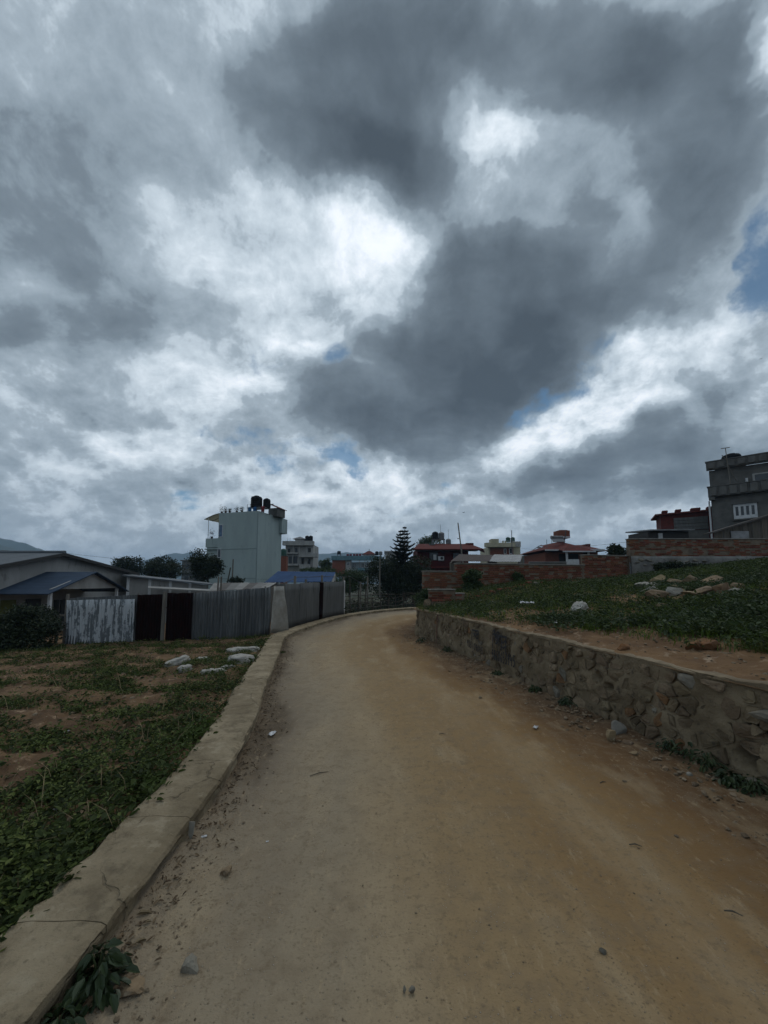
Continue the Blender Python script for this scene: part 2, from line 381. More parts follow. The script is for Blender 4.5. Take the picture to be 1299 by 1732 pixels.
dirt = bpy.data.materials.new('packed_dirt'); dirt.use_nodes = True
def make_dirt():
    t = dirt.node_tree; N = NT(t); b = t.nodes['Principled BSDF']; pos = N.n('ShaderNodeNewGeometry').outputs['Position']
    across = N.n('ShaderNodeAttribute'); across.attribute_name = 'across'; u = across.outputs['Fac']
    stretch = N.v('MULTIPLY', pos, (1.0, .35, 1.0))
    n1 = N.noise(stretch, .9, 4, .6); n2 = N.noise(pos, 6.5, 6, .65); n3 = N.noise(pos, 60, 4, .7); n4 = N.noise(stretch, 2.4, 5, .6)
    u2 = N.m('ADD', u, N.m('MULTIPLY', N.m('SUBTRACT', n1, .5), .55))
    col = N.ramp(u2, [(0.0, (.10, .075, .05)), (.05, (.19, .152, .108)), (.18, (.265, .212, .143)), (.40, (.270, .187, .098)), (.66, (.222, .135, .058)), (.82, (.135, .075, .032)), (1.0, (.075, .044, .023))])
    col = N.mix(N.m('MULTIPLY', N.rng(n2, .44, .68), .45), col, (.18, .132, .084))
    col = N.mix(N.m('MULTIPLY', N.rng(n4, .52, .70), .40), col, (.37, .288, .18))
    col = N.mix(N.m('MULTIPLY', N.rng(n3, .56, .70), N.rng(n4, .35, .62, .08, .75)), col, (.10, .074, .05))
    tr = N.m('ADD', u, N.m('MULTIPLY', N.m('SUBTRACT', N.noise(stretch, 1.3, 3), .5), .12))
    trk = N.m('MAXIMUM', N.rng(N.m('ABSOLUTE', N.m('SUBTRACT', tr, .30)), .085, .02), N.rng(N.m('ABSOLUTE', N.m('SUBTRACT', tr, .63)), .085, .02))
    col = N.mix(N.m('MULTIPLY', trk, N.rng(n4, .30, .62, .05, .34)), col, (.36, .278, .172))
    n5 = N.noise(pos, 15, 8, .78); col = N.mix(N.m('MULTIPLY', N.rng(n5, .50, .64), N.rng(n1, .30, .65, .25, .65)), col, (.15, .108, .066))
    n6 = N.noise(stretch, 22, 7, .75); col = N.mix(N.m('MULTIPLY', N.rng(n6, .55, .68), .45), col, (.36, .275, .17))
    vo = N.n('ShaderNodeTexVoronoi'); N.put(vo.inputs['Vector'], pos); N.put(vo.inputs['Scale'], 46.0)
    col = N.mix(N.m('MULTIPLY', N.rng(vo.outputs['Distance'], .16, .07), N.rng(n2, .45, .6)), col, (.36, .325, .27))
    N.put(b.inputs['Base Color'], col); b.inputs['Roughness'].default_value = .95; b.inputs['Specular IOR Level'].default_value = .2
    h = N.m('ADD', N.m('MULTIPLY', n2, .8), N.m('ADD', N.m('MULTIPLY', n3, .35), N.m('MULTIPLY', N.rng(vo.outputs['Distance'], .22, .0), .25)))
    bp = N.n('ShaderNodeBump'); bp.inputs['Strength'].default_value = .8; bp.inputs['Distance'].default_value = .035
    N.put(bp.inputs['Height'], h); t.links.new(bp.outputs[0], b.inputs['Normal'])
make_dirt()
soil = mat('field_soil', (.165, .102, .055), (.090, .054, .031), 2.2, .97, bump=1.0, bscale=20, c3=(.29, .20, .125), coords='World', spec=.15)
bank_soil = mat('bank_soil', (.185, .110, .056), (.115, .066, .035), 1.6, .97, bump=.9, bscale=22, c3=(.29, .21, .14), coords='World', spec=.15)

def build_road():
    NA, NX = 620, 110
    def arc(pts):
        p = np.array([[q.x, q.y] for q in pts]); s_ = np.concatenate([[0], np.cumsum(np.linalg.norm(np.diff(p, axis=0), axis=1))]); return p, s_
    L, sl = arc(kerb_in); Rr, sr = arc(road_r)
    # stations: denser close to the camera, right edge matched by distance so cross lines stay square to the road
    t = np.linspace(0, 1, NA) ** 1.5
    lp = np.stack([np.interp(t * sl[-1], sl, L[:, k]) for k in (0, 1)], 1)
    rp = np.stack([np.interp(t * sr[-1], sr, Rr[:, k]) for k in (0, 1)], 1)
    u = np.linspace(-.02, 1.02, NX)
    XY = lp[:, None, :] * (1 - u)[None, :, None] + rp[:, None, :] * u[None, :, None]
    V = np.zeros((NA, NX, 3)); V[..., :2] = XY
    for i in range(NA):
        for j in range(NX):
            x, y = XY[i, j]; z = road_z(x, y); uu = u[j]
            z += .045 * max(0, (uu - .86) / .16) ** 1.5 + .022 * smooth(.80, .94, uu) * fbm(x, y, 15, 4.5, 4) + .014 * smooth(.14, .04, uu) * fbm(x, y, 16, 6.0, 4) + .02 * max(0, (.06 - uu) / .08)
            ru = (uu - .70 - .06 * nz(0, y, 0, .3)) / .035
            if y < 11 and abs(ru) < 3: z += .020 * math.exp(-ru * ru) * (nz(x, y, 6, 2.2) - .3)
            rl = (uu - .33 - .05 * nz(3, y, 0, .3)) / .05
            if abs(rl) < 3: z -= .010 * math.exp(-rl * rl)
            z += .020 * max(0, fbm(x, y * .5, 12, 1.6, 3) - .25) * smooth(.55, .8, uu)
            V[i, j, 2] = z
    q = (np.arange(NA - 1)[:, None] * NX + np.arange(NX - 1)[None, :]).reshape(-1, 1)
    me = npmesh('road', V.reshape(-1, 3), quads=q + np.array([[0, 1, NX + 1, NX]]), smooth=True)
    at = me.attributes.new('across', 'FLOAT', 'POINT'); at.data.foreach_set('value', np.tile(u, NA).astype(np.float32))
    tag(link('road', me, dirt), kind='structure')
build_road()
def grid_sheet(name, xs_of, ys, nx, zf, m):
    V = np.zeros((len(ys), nx, 3))
    for i, y in enumerate(ys):
        x0, x1, pw = xs_of(y)
        for j in range(nx):
            t = (j / (nx - 1)) ** pw; x = x0 + (x1 - x0) * t; V[i, j] = (x, y, zf(x, y))
    q = (np.arange(len(ys) - 1)[:, None] * nx + np.arange(nx - 1)[None, :]).reshape(-1, 1)
    fl = [0, 1, nx + 1, nx] if xs_of(5)[1] > xs_of(5)[0] else [0, nx, nx + 1, 1]
    return tag(link(name, npmesh(name, V.reshape(-1, 3), quads=q + np.array([fl]), smooth=True), m), kind='structure')
grid_sheet('field', lambda y: (kerb_x(y) + .08, -13.0 - max(0, y - 6) * .5, 1.5), list(np.arange(-2, 6, .045)) + list(np.arange(6, 19.5, .07)), 190, field_z, soil)
def bank_right(y): return (wall_x(y) + .04, 27.0, 1.6)
BANK_END = 18.0
grid_sheet('bank', bank_right, list(np.arange(-2, 8, .06)) + list(np.arange(8, BANK_END, .1)), 190, bank_z, bank_soil)
# open country out to the hills
gm = mat('open_ground', (.035, .042, .018), (.055, .05, .028), .08, .95, c3=(.03, .04, .016), coords='World')
def ground_z(x, y):
    z = -1.0
    if y > 14: z = -.9 + 3.0 * smooth(3, 14, x - max(0, y - 40) * .15) * smooth(17.2, 24, y) * (0 if (y < 27 and x < 5) else 1) - .2 * smooth(60, 200, abs(x) + y)
    return z
gx = sorted(set([-1950, -1200, -600, -300, -160, -90, -60] + list(range(-40, 61, 2)) + [80, 120, 200, 400, 900, 1950]))
gy = sorted(set([-1950, -800, -200, -60, -20, -8, 0, 6, 10, 14, 16, 17.2] + list(range(18, 60, 2)) + [70, 90, 120, 180, 300, 600, 1200, 1950]))
V = [(x, y, ground_z(x, y)) for y in gy for x in gx]; nx = len(gx)
F = [(i * nx + j, i * nx + j + 1, (i + 1) * nx + j + 1, (i + 1) * nx + j) for i in range(len(gy) - 1) for j in range(nx - 1)]
me = bpy.data.meshes.new('ground'); me.from_pydata(V, [], F); tag(link('ground', me, gm), kind='structure')
# hills
hill_m = mat('forested_hill', (.035, .05, .025), (.06, .07, .04), .004, .95, c3=(.08, .075, .05), coords='World')
def hill(prof, Y, depth, seed):
    """ridge seen against the sky; prof gives survey bearings of its crest"""
    pts = [P(x, y, Y) for x, y in prof]; n = 140; xs = np.linspace(pts[0].x, pts[-1].x, n); zs = np.interp(xs, [p.x for p in pts], [p.z for p in pts])
    rows = 22; V = []
    for r in range(rows):
        t = r / (rows - 1); s_ = 1 - abs(2 * t - 1)
        for i in range(n):
            x = xs[i]; h = max(0.0, zs[i]) * (s_ ** .8) * (1 + .10 * fbm(x, r * 30, seed, .012, 4) * (1 if 0 < s_ < 1 else .25))
            V.append((x + 10 * nz(x, r, seed, .02), Y - depth * .5 + depth * t, h - 5))
    F = [(i * n + j, i * n + j + 1, (i + 1) * n + j + 1, (i + 1) * n + j) for i in range(rows - 1) for j in range(n - 1)]
    me = bpy.data.meshes.new('hills'); me.from_pydata(V, [], F); me.polygons.foreach_set('use_smooth', [True] * len(me.polygons))
    tag(link('hills', me, hill_m), kind='structure')
hill([(-700,985),(-400,935),(-200,910),(-60,898),(0,903),(30,912),(70,926),(120,945),(170,965),(230,985)], 950, 400, 1)
hill([(-500,985),(-250,930),(-90,908),(-10,912),(25,925),(60,937),(100,952),(150,985)], 720, 220, 5)
hill([(150,975),(220,952),(262,940),(300,934),(335,932),(365,938),(410,940),(470,940),(520,936),(548,933),(572,930),(590,932),(612,931),(640,938),(680,952),(740,965),(850,972),(1000,968),(1150,975),(1299,978),(1500,985)], 1450, 500, 9)
# ------------------------------------------------------------------ concrete kerb, cast in lengths
conc = bpy.data.materials.new('kerb_concrete'); conc.use_nodes = True
def mk_conc():
    t = conc.node_tree; N = NT(t); b = t.nodes['Principled BSDF']; v = N.n('ShaderNodeNewGeometry').outputs['Position']
    n1 = N.noise(v, 1.3, 6, .62); n2 = N.noise(v, 5.5, 7, .68); n3 = N.noise(v, 32, 6, .7); n4 = N.noise(v, 120, 3, .6)
    col = N.mix(N.rng(n1, .36, .62), (.29, .234, .155), (.185, .145, .092)); col = N.mix(N.m('MULTIPLY', N.rng(n2, .50, .66), .7), col, (.125, .098, .064))
    col = N.mix(N.m('MULTIPLY', N.rng(n3, .56, .70), .6), col, (.10, .08, .054)); col = N.mix(N.m('MULTIPLY', N.rng(n2, .46, .34), .5), col, (.36, .305, .215))
    vo = N.n('ShaderNodeTexVoronoi', feature='DISTANCE_TO_EDGE'); N.put(vo.inputs['Vector'], N.v('ADD', v, N.v('SCALE', N.noise(v, 3, 4, color=True), sc=.35))); N.put(vo.inputs['Scale'], 1.15)
    ck = N.m('MULTIPLY', N.rng(vo.outputs['Distance'], .010, .002), N.rng(n1, .46, .56)); col = N.mix(N.m('MULTIPLY', ck, .35), col, (.06, .047, .032))
    N.put(b.inputs['Base Color'], col); b.inputs['Roughness'].default_value = .96; b.inputs['Specular IOR Level'].default_value = .15
    h = N.m('ADD', N.m('MULTIPLY', n2, .9), N.m('ADD', N.m('MULTIPLY', n3, .5), N.m('ADD', N.m('MULTIPLY', n4, .12), N.m('MULTIPLY', ck, -.5))))
    bp = N.n('ShaderNodeBump'); bp.inputs['Strength'].default_value = .9; bp.inputs['Distance'].default_value = .03; N.put(bp.inputs['Height'], h); t.links.new(bp.outputs[0], b.inputs['Normal'])
mk_conc()
def build_kerb():
    root = thing('concrete_kerb', 'long low concrete kerb curving between the dirt road and the weedy field', 'kerb', (-1.2, 1.5, 0))
    cuts = [-3.0, 1.1, 1.78, 2.55, 3.35, 4.0, 5.55, 7.9, 11.25, 14.0, 17.0, 19.8, 23.2, 40]
    prof = 9
    for a, b in zip(cuts[:-1], cuts[1:]):
        idx = [i for i, p in enumerate(kerb_in) if a <= p.y <= b]
        if len(idx) < 3: continue
        if b < 40: idx.append(idx[-1] + 1)
        mb = MB(); n = 0; rows = []
        for k, i in enumerate(idx):
            p = kerb_in[i]; nv = normal2(kerb_in, i); tn = Vector((nv.y, -nv.x, 0))
            q = p + (tn * .0025 if k == 0 else (tn * -.0025 if k == len(idx) - 1 else Vector()))
            chip = max(0, fbm(p.x, p.y, 1, 2.3, 3)) * .05 + max(0, fbm(p.x, p.y, 31, 8.0, 3) - .1) * .07; chip2 = max(0, fbm(p.x, p.y, 8, 3.1, 3)) * .06 + max(0, fbm(p.x, p.y, 33, 7.0, 3) - .1) * .06
            wv = .012 * nz(p.x, p.y, 2, 1.1)
            def pt(w, z, s=1.0):
                c = q + nv * (w + wv); return Vector((c.x, c.y, z + s * (.010 * fbm(c.x, c.y, 0, 7, 3) + .008 * fbm(c.x, c.y, 0, 1.7, 2)))) - root.location
            under = .05 * max(0, fbm(p.x, p.y, 4, 3.5, 4))
            rows.append([pt(.0 + under, -.06, 0), pt(.012 + under, .045), pt(.004, .085), pt(.006 + chip * .4, .118 - chip * .5), pt(.03 + chip, .130 - chip * .15),
                         pt(.12, .132), pt(.22, .134), pt(.33, .132), pt(.405 - chip2, .126), pt(.43 - chip2, .10), pt(.45, -.2, 0)])
        m = len(rows[0]); mb.v = [tuple(v) for r in rows for v in r]
        mb.f = [(i * m + j, i * m + j + 1, (i + 1) * m + j + 1, (i + 1) * m + j) for i in range(len(rows) - 1) for j in range(m - 1)]
        mb.f = [tuple(reversed(f_)) for f_ in mb.f]
        mb.f += [tuple(range(m)), tuple((len(rows) - 1) * m + j for j in range(m - 1, -1, -1))]
        mb.build('kerb_length', conc, root)
build_kerb()

# ------------------------------------------------------------------ rubble retaining wall
mortar = mat('wall_mortar', (.22, .175, .115), (.14, .108, .068), 2.2, .95, bump=.9, bscale=30, c3=(.07, .056, .04), coords='World', spec=.15)
stone_m = mat('wall_stone', (.205, .158, .102), (.115, .086, .054), 3.0, .94, bump=1.0, bscale=16, c3=(.075, .06, .042), rand=.22, spec=.2, coords='World')
stone_rust = mat('wall_stone_rusty', (.19, .105, .05), (.12, .07, .038), 7.0, .92, bump=.7, bscale=24, spec=.2, coords='World')
stone_grey = mat('wall_stone_grey', (.20, .182, .145), (.13, .118, .094), 6.0, .9, bump=.7, bscale=24, rand=.2, spec=.2, coords='World')
wl = np.array([[p.x, p.y] for p in wall_ln]); wl_s = np.concatenate([[0], np.cumsum(np.linalg.norm(np.diff(wl, axis=0), axis=1))]); WL = wl_s[-1]
def wall_pt(s, z, out=0.0):
    """point on the wall face: s metres along it, height z, out metres proud of the face (towards the road)"""
    e = .05; x, y = np.interp(s, wl_s, wl[:, 0]), np.interp(s, wl_s, wl[:, 1])
    dx = np.interp(s + e, wl_s, wl[:, 0]) - np.interp(s - e, wl_s, wl[:, 0]); dy = np.interp(s + e, wl_s, wl[:, 1]) - np.interp(s - e, wl_s, wl[:, 1])
    l = math.hypot(dx, dy); nx_, ny_ = -dy / l, dx / l
    o = out - .05 * (z / .8)
    return Vector((x + nx_ * o, y + ny_ * o, z))
def s_at_y(y): return float(np.interp(y, wl[:, 1], wl_s))
HOLES = [(s_at_y(4.72), .47, .075, .055), (s_at_y(4.55), .40, .06, .04), (s_at_y(6.3), .52, .05, .045), (s_at_y(9.25), .52, .05, .09), (s_at_y(3.08), .50, .10, .06), (s_at_y(3.15), .22, .10, .08), (s_at_y(7.0), .08, .06, .06)]
def in_hole(s, z, k=1.0): return any(((s - a) / (c * k)) ** 2 + ((z - b) / (d * k)) ** 2 < 1 for a, b, c, d in HOLES)
def clip_poly(poly, a, n):
    out = []
    for i in range(len(poly)):
        p, q = poly[i], poly[(i + 1) % len(poly)]; dp = (p[0] - a[0]) * n[0] + (p[1] - a[1]) * n[1]; dq = (q[0] - a[0]) * n[0] + (q[1] - a[1]) * n[1]
        if dp <= 0: out.append(p)
        if (dp < 0 < dq) or (dq < 0 < dp): t = dp / (dp - dq); out.append((p[0] + (q[0] - p[0]) * t, p[1] + (q[1] - p[1]) * t))
    return out
def build_wall():
    root = thing('stone_retaining_wall', 'low rubble stone retaining wall with black painted graffiti beside the dirt road', 'wall', (2.3, 5.8, 0))
    s0 = s_at_y(-1.0)
    # body: mortar bed with holes sunk into it
    ds = .03; S = np.arange(s0, WL + .001, ds); Zs = [-.05] + list(np.arange(0.0, .80, .032)) + [.80]
    V = []; nz_ = len(Zs)
    for s in S:
        for z in Zs:
            o = -.009 + .034 * fbm(s, z, 3, 3.0, 5)
            for a, b, c, d in HOLES:
                r2 = ((s - a) / c) ** 2 + ((z - b) / d) ** 2
                if r2 < 2.2: o -= .14 * (1 - smooth(.5, 1.5, r2))
            V.append(wall_pt(s, z + .012 * nz(s, z, 5, 3) * (z > .7), o) - root.location)
    F = [(i * nz_ + j, (i + 1) * nz_ + j, (i + 1) * nz_ + j + 1, i * nz_ + j + 1) for i in range(len(S) - 1) for j in range(nz_ - 1)]
    F = [tuple(reversed(f_)) for f_ in F]
    # end cap towards the bend
    o = len(V); e = len(S) - 1
    for z in Zs: V.append(wall_pt(WL, z, -.42 + .02 * nz(z, 3)) - root.location)
    F += [(e * nz_ + j, o + j, o + j + 1, e * nz_ + j + 1) for j in range(nz_ - 1)]
    me = bpy.data.meshes.new('mortar_bed'); me.from_pydata(V, [], F); me.polygons.foreach_set('use_smooth', [True] * len(F)); link('mortar_bed', me, mortar, root)
    # coping: thin crust of plaster along the top
    rows = []
    for s in np.arange(s0, WL + .001, .05):
        w = .16 + .10 * fbm(s, 2, 1, 1.5, 3); hh = .808 + .024 * fbm(s, 7, 1, 2.6, 4); ov = .004 + .022 * fbm(s, 1, 4, 3.0, 4)
        rows.append([wall_pt(s, .765, -.006 + ov * .5), wall_pt(s, .775, ov), wall_pt(s, hh - .008, ov), wall_pt(s, hh, -.015), wall_pt(s, hh + .004, -w * .5), wall_pt(s, hh - .012, -w), wall_pt(s, .74, -w - .02)])
    m = len(rows[0]); V = [tuple(v - root.location) for r in rows for v in r]
    F = [(i * m + j, i * m + j + 1, (i + 1) * m + j + 1, (i + 1) * m + j) for i in range(len(rows) - 1) for j in range(m - 1)] + [tuple(range(m)), tuple((len(rows) - 1) * m + j for j in range(m - 1, -1, -1))]
    me = bpy.data.meshes.new('coping'); me.from_pydata(V, [], F); link('coping', me, mat('coping_plaster', (.235, .182, .115), (.145, .108, .066), 4, .95, bump=.6, bscale=40, coords='World'), root)
    # stones: cells of an irregular packing, each its own piece, close to flush with the mortar
    r_ = random.Random(11); seeds = []
    s = s_at_y(2.3)
    rowsz = [(.07, .13), (.19, .13), (.32, .13), (.45, .13), (.58, .13), (.70, .10)]
    for zc, hgt in rowsz:
        s = s_at_y(2.3) + r_.uniform(0, .2)
        while s < WL - .02:
            w = r_.choice([.09, .13, .18, .24, .34]) * r_.uniform(.85, 1.2); seeds.append((s + w / 2, zc + r_.uniform(-.055, .055))); s += w * .82
    stones = []
    for i, (a, b) in enumerate(seeds):
        poly = [(a - .4, .0), (a + .4, .0), (a + .4, .765), (a - .4, .765)]
        for j, (c, d) in enumerate(seeds):
            if j == i or abs(c - a) > .75: continue
            mx, my = (a + c) / 2, (b + d) / 2; n_ = ((c - a), (d - b) * 1.5)
            poly = clip_poly(poly, (mx, my), n_)
            if len(poly) < 3: break
        if len(poly) < 3: continue
        cx = sum(p[0] for p in poly) / len(poly); cz = sum(p[1] for p in poly) / len(poly)
        if in_hole(cx, cz, 1.1): continue
        stones.append((cx, cz, poly))
    cnt = 0; rest = MB(); parea = lambda p: abs(sum(p[i][0] * p[(i + 1) % len(p)][1] - p[(i + 1) % len(p)][0] * p[i][1] for i in range(len(p))))
    stones.sort(key=lambda q: -parea(q[2]) / (q[0] - wl_s[0] + 3))
    for cx, cz, poly in stones:
        if max(p[0] for p in poly) > WL: continue
        area = abs(sum(poly[i][0] * poly[(i + 1) % len(poly)][1] - poly[(i + 1) % len(poly)][0] * poly[i][1] for i in range(len(poly)))) / 2
        if area < .0018: continue
        # round the corners
        pp = []
        for i in range(len(poly)):
            p0, p1, p2 = poly[i - 1], poly[i], poly[(i + 1) % len(poly)]
            for t, q in ((.16, p0), (.16, p2)): pp.append((p1[0] + (q[0] - p1[0]) * t, p1[1] + (q[1] - p1[1]) * t))
        sh = 1 - r_.uniform(.008, .026) / max(.06, math.sqrt(area)) * 1.4; bur = .5 + .5 * nz(cx * 1.3, cz * 2, 4) + (.35 if cx > s_at_y(5.6) else 0); proud = r_.choice([-.014, -.009, -.004, .0, .005, .011, .022]) - .016 * smooth(.45, .95, bur); tilt = r_.uniform(-.16, .16)
        if s_at_y(6.2) < cx < s_at_y(8.6): proud = min(proud, -.002); tilt *= .2
        rings = []
        for k, o in ((sh, -.035), (sh * .97, proud * .4), (sh * .84, proud), (sh * .45, proud + r_.uniform(.0, .008))):
            rings.append([wall_pt(cx + (x - cx) * k, cz + (z - cz) * k, o + (tilt * (x - cx) if o > -.02 else 0) + .011 * nz(x * 14, z * 14, cnt)) for x, z in pp])
        ctr = wall_pt(cx, cz, proud + .004); n = len(pp); vs_ = [tuple(v - ctr) for r in rings for v in r] + [(0, 0, 0)]
        F = [(k * n + i, k * n + (i + 1) % n, (k + 1) * n + (i + 1) % n, (k + 1) * n + i) for k in range(3) for i in range(n)] + [(3 * n + i, 3 * n + (i + 1) % n, 4 * n) for i in range(n)]
        F = [tuple(reversed(f_)) for f_ in F]
        me = bpy.data.meshes.new('stone'); me.from_pydata(vs_, [], F)
        q = r_.random(); mm = stone_rust if q < .035 else (stone_grey if q < .10 else stone_m); cnt += 1
        if cnt > 292: rest.add([Vector(v) + ctr - root.location for v in vs_], F); continue
        ob = link('stone', me, mm, root); ob.location = ctr - root.location
    if rest.v: tag(rest.build('small_stones', stone_m, root), kind='stuff')
    # loose stones bulging from the broken end on the near right
    for (y, z, sx, sz, k) in ((2.99, .60, .10, .075, 0), (3.02, .33, .07, .08, 1), (2.95, .16, .09, .06, 2), (3.08, .46, .06, .04, 3), (3.12, .06, .10, .05, 4)):
        me = rock_mesh('stone', (sx, sx * .9, sz), 90 + k, .95); ob = link('stone', me, stone_grey if k % 2 == 0 else stone_m, root); ob.location = wall_pt(s_at_y(y), z, .0) - root.location
    # graffiti strokes in black paint, hand lettered
    paint = mat('black_paint', (.014, .015, .02), (.035, .033, .032), 30, .7)
    def stroke(pts, w, mb, sc=1.0):
        P3 = []
        for (s_, z) in pts: P3.append((s_, z))
        L = []
        for i in range(len(P3) - 1):
            k = max(1, int(math.hypot(P3[i + 1][0] - P3[i][0], P3[i + 1][1] - P3[i][1]) / .012))
            L += [(P3[i][0] + (P3[i + 1][0] - P3[i][0]) * j / k, P3[i][1] + (P3[i + 1][1] - P3[i][1]) * j / k) for j in range(k)]
        L.append(P3[-1]); vs_ = []
        for i, (s_, z) in enumerate(L):
            a, b = L[max(0, i - 1)], L[min(len(L) - 1, i + 1)]; dx, dz = b[0] - a[0], b[1] - a[1]; l = math.hypot(dx, dz) or 1; ww = w * (1 + .25 * nz(s_ * 40, z * 40, 2))
            for sg in (-1, 1): vs_.append(wall_pt(s_ - dz / l * ww * sg, z + dx / l * ww * sg, .028) - root.location)
        mb.add(vs_, [(2 * i, 2 * i + 1, 2 * i + 3, 2 * i + 2) for i in range(len(L) - 1)])
    DIG = {'0': [[(.2,.1),(.1,.5),(.25,.95),(.6,.95),(.7,.5),(.55,.05),(.2,.1)]], '1': [[(.4,1),(.4,0)]], '3': [[(.1,.9),(.5,1),(.6,.75),(.3,.52),(.65,.3),(.5,.03),(.1,.1)]],
           '4': [[(.15,1),(.1,.5),(.7,.5)],[(.55,.8),(.55,0)]], '5': [[(.65,1),(.2,1),(.15,.55),(.5,.6),(.65,.3),(.45,.02),(.1,.08)]], '6': [[(.6,1),(.25,.6),(.15,.2),(.45,.02),(.65,.25),(.4,.48),(.18,.3)]],
           '8': [[(.4,.5),(.15,.75),(.4,1),(.62,.75),(.4,.5),(.12,.25),(.4,0),(.68,.25),(.4,.5)]], '9': [[(.6,.6),(.3,.5),(.15,.75),(.4,1),(.6,.8),(.58,.4),(.5,0)]]}
    def write(txt, y0, y1, zt0, zt1, h, w):
        mb = MB(); n = len(txt); sa, sb = s_at_y(y0), s_at_y(y1)
        for i, ch in enumerate(txt):
            for st in DIG[ch]:
                stroke([(sa + (sb - sa) * ((i + (.5 - (.5 - x)) ) / n), (zt0 + (zt1 - zt0) * (i + .4) / n) - h * (1 - z)) for x, z in st], w, mb)
        return mb
    def y_on_wall(px):            # distance along the road where a bearing meets the wall
        best = min(range(len(wl)), key=lambda i: abs(649.5 + FPX * wl[i][0] / wl[i][1] - px) if 2 < wl[i][1] < 12 else 1e9); return wl[best][1]
    big = tag(write('9860653945', y_on_wall(829), y_on_wall(868), .38, .40, .18, .0115).build('graffiti_number', paint, root), 'black painted row of digits under the larger lettering')
    tag(write('985109845', y_on_wall(788), y_on_wall(815), .39, .33, .13, .009).build('graffiti_number', paint, root), 'smaller faded row of black digits')
    def letters(pa, pb, z0, z1, w, loops):
        a, b = s_at_y(y_on_wall(pa)), s_at_y(y_on_wall(pb)); mb = MB(); X = lambda t: a + (b - a) * t; Z = lambda t: z0 + (z1 - z0) * t
        stroke([(X(0), Z(.84)), (X(1.0), Z(.86))], w * 1.2, mb)                                        # head line
        for t, lo in ((.04, .0), (.50, .22), (.66, .0), (.97, .0)): stroke([(X(t), Z(.85)), (X(t + .01), Z(lo))], w, mb)
        stroke([(X(.26), Z(.84)), (X(.20), Z(.60)), (X(.33), Z(.48)), (X(.45), Z(.62)), (X(.40), Z(.40)), (X(.24), Z(.30))], w, mb)
        stroke([(X(.66), Z(.62)), (X(.78), Z(.46)), (X(.90), Z(.66)), (X(.95), Z(.55))], w, mb)
        stroke([(X(.66), Z(.30)), (X(.82), Z(.20)), (X(.95), Z(.34))], w, mb)
        if loops:
            stroke([(X(.04), Z(.85)), (X(.02), Z(1.0)), (X(.12), Z(1.08)), (X(.20), Z(1.0)), (X(.19), Z(.86))], w, mb)
            stroke([(X(.34), Z(.85)), (X(.32), Z(.98)), (X(.42), Z(1.06)), (X(.50), Z(.98)), (X(.49), Z(.85))], w, mb)
            stroke([(X(.26), Z(.70)), (X(.48), Z(.72))], w * 1.8, mb)
        return mb.build('graffiti_lettering', paint, root)
    tag(letters(829, 853, .40, .70, .0155, True), 'large black hand painted lettering hanging from a head line'); tag(letters(795, 806, .42, .66, .011, False), 'smaller faded black painted lettering')
    # red-brown paint drip line
    mb = MB(); s_ = s_at_y(y_on_wall(738)); stroke([(s_, .78), (s_ + .01, .5), (s_, .3), (s_ + .012, .05)], .02, mb); mb.build('red_paint_line', mat('red_paint', (.11, .028, .022), (.07, .03, .025), 12, .8), root)
build_wall()

# ------------------------------------------------------------------ brick walls
brick_m = mat('brick_clay', (.165, .060, .034), (.105, .046, .029), 9.0, .93, bump=.5, bscale=40, rand=.35, c3=(.23, .15, .11), spec=.15)
bmortar = mat('brick_mortar', (.19, .152, .112), (.125, .096, .07), 4.0, .95, bump=.7, bscale=30, c3=(.15, .09, .06), coords='World', spec=.15)
cap_m = mat('wall_cap_cement', (.225, .21, .185), (.16, .148, .128), 5.0, .93, bump=.5, bscale=30, coords='World')
BW, BH, BJ = .215, .06, .012
def brick_variants(n=6, w=BW, d=.1, h=BH):
    out = []
    for k in range(n):
        mb = MB(); mb.bbox(-w / 2, w / 2, 0, d, 0, h, .006); r_ = random.Random(k)
        mb.v = [(x + r_.uniform(-.003, .003), y + r_.uniform(-.003, .003), z + r_.uniform(-.003, .003)) for x, y, z in mb.v]; out.append(mb.mesh('brick')); out[-1].materials.append(brick_m)
    return out
BRICKS = brick_variants()
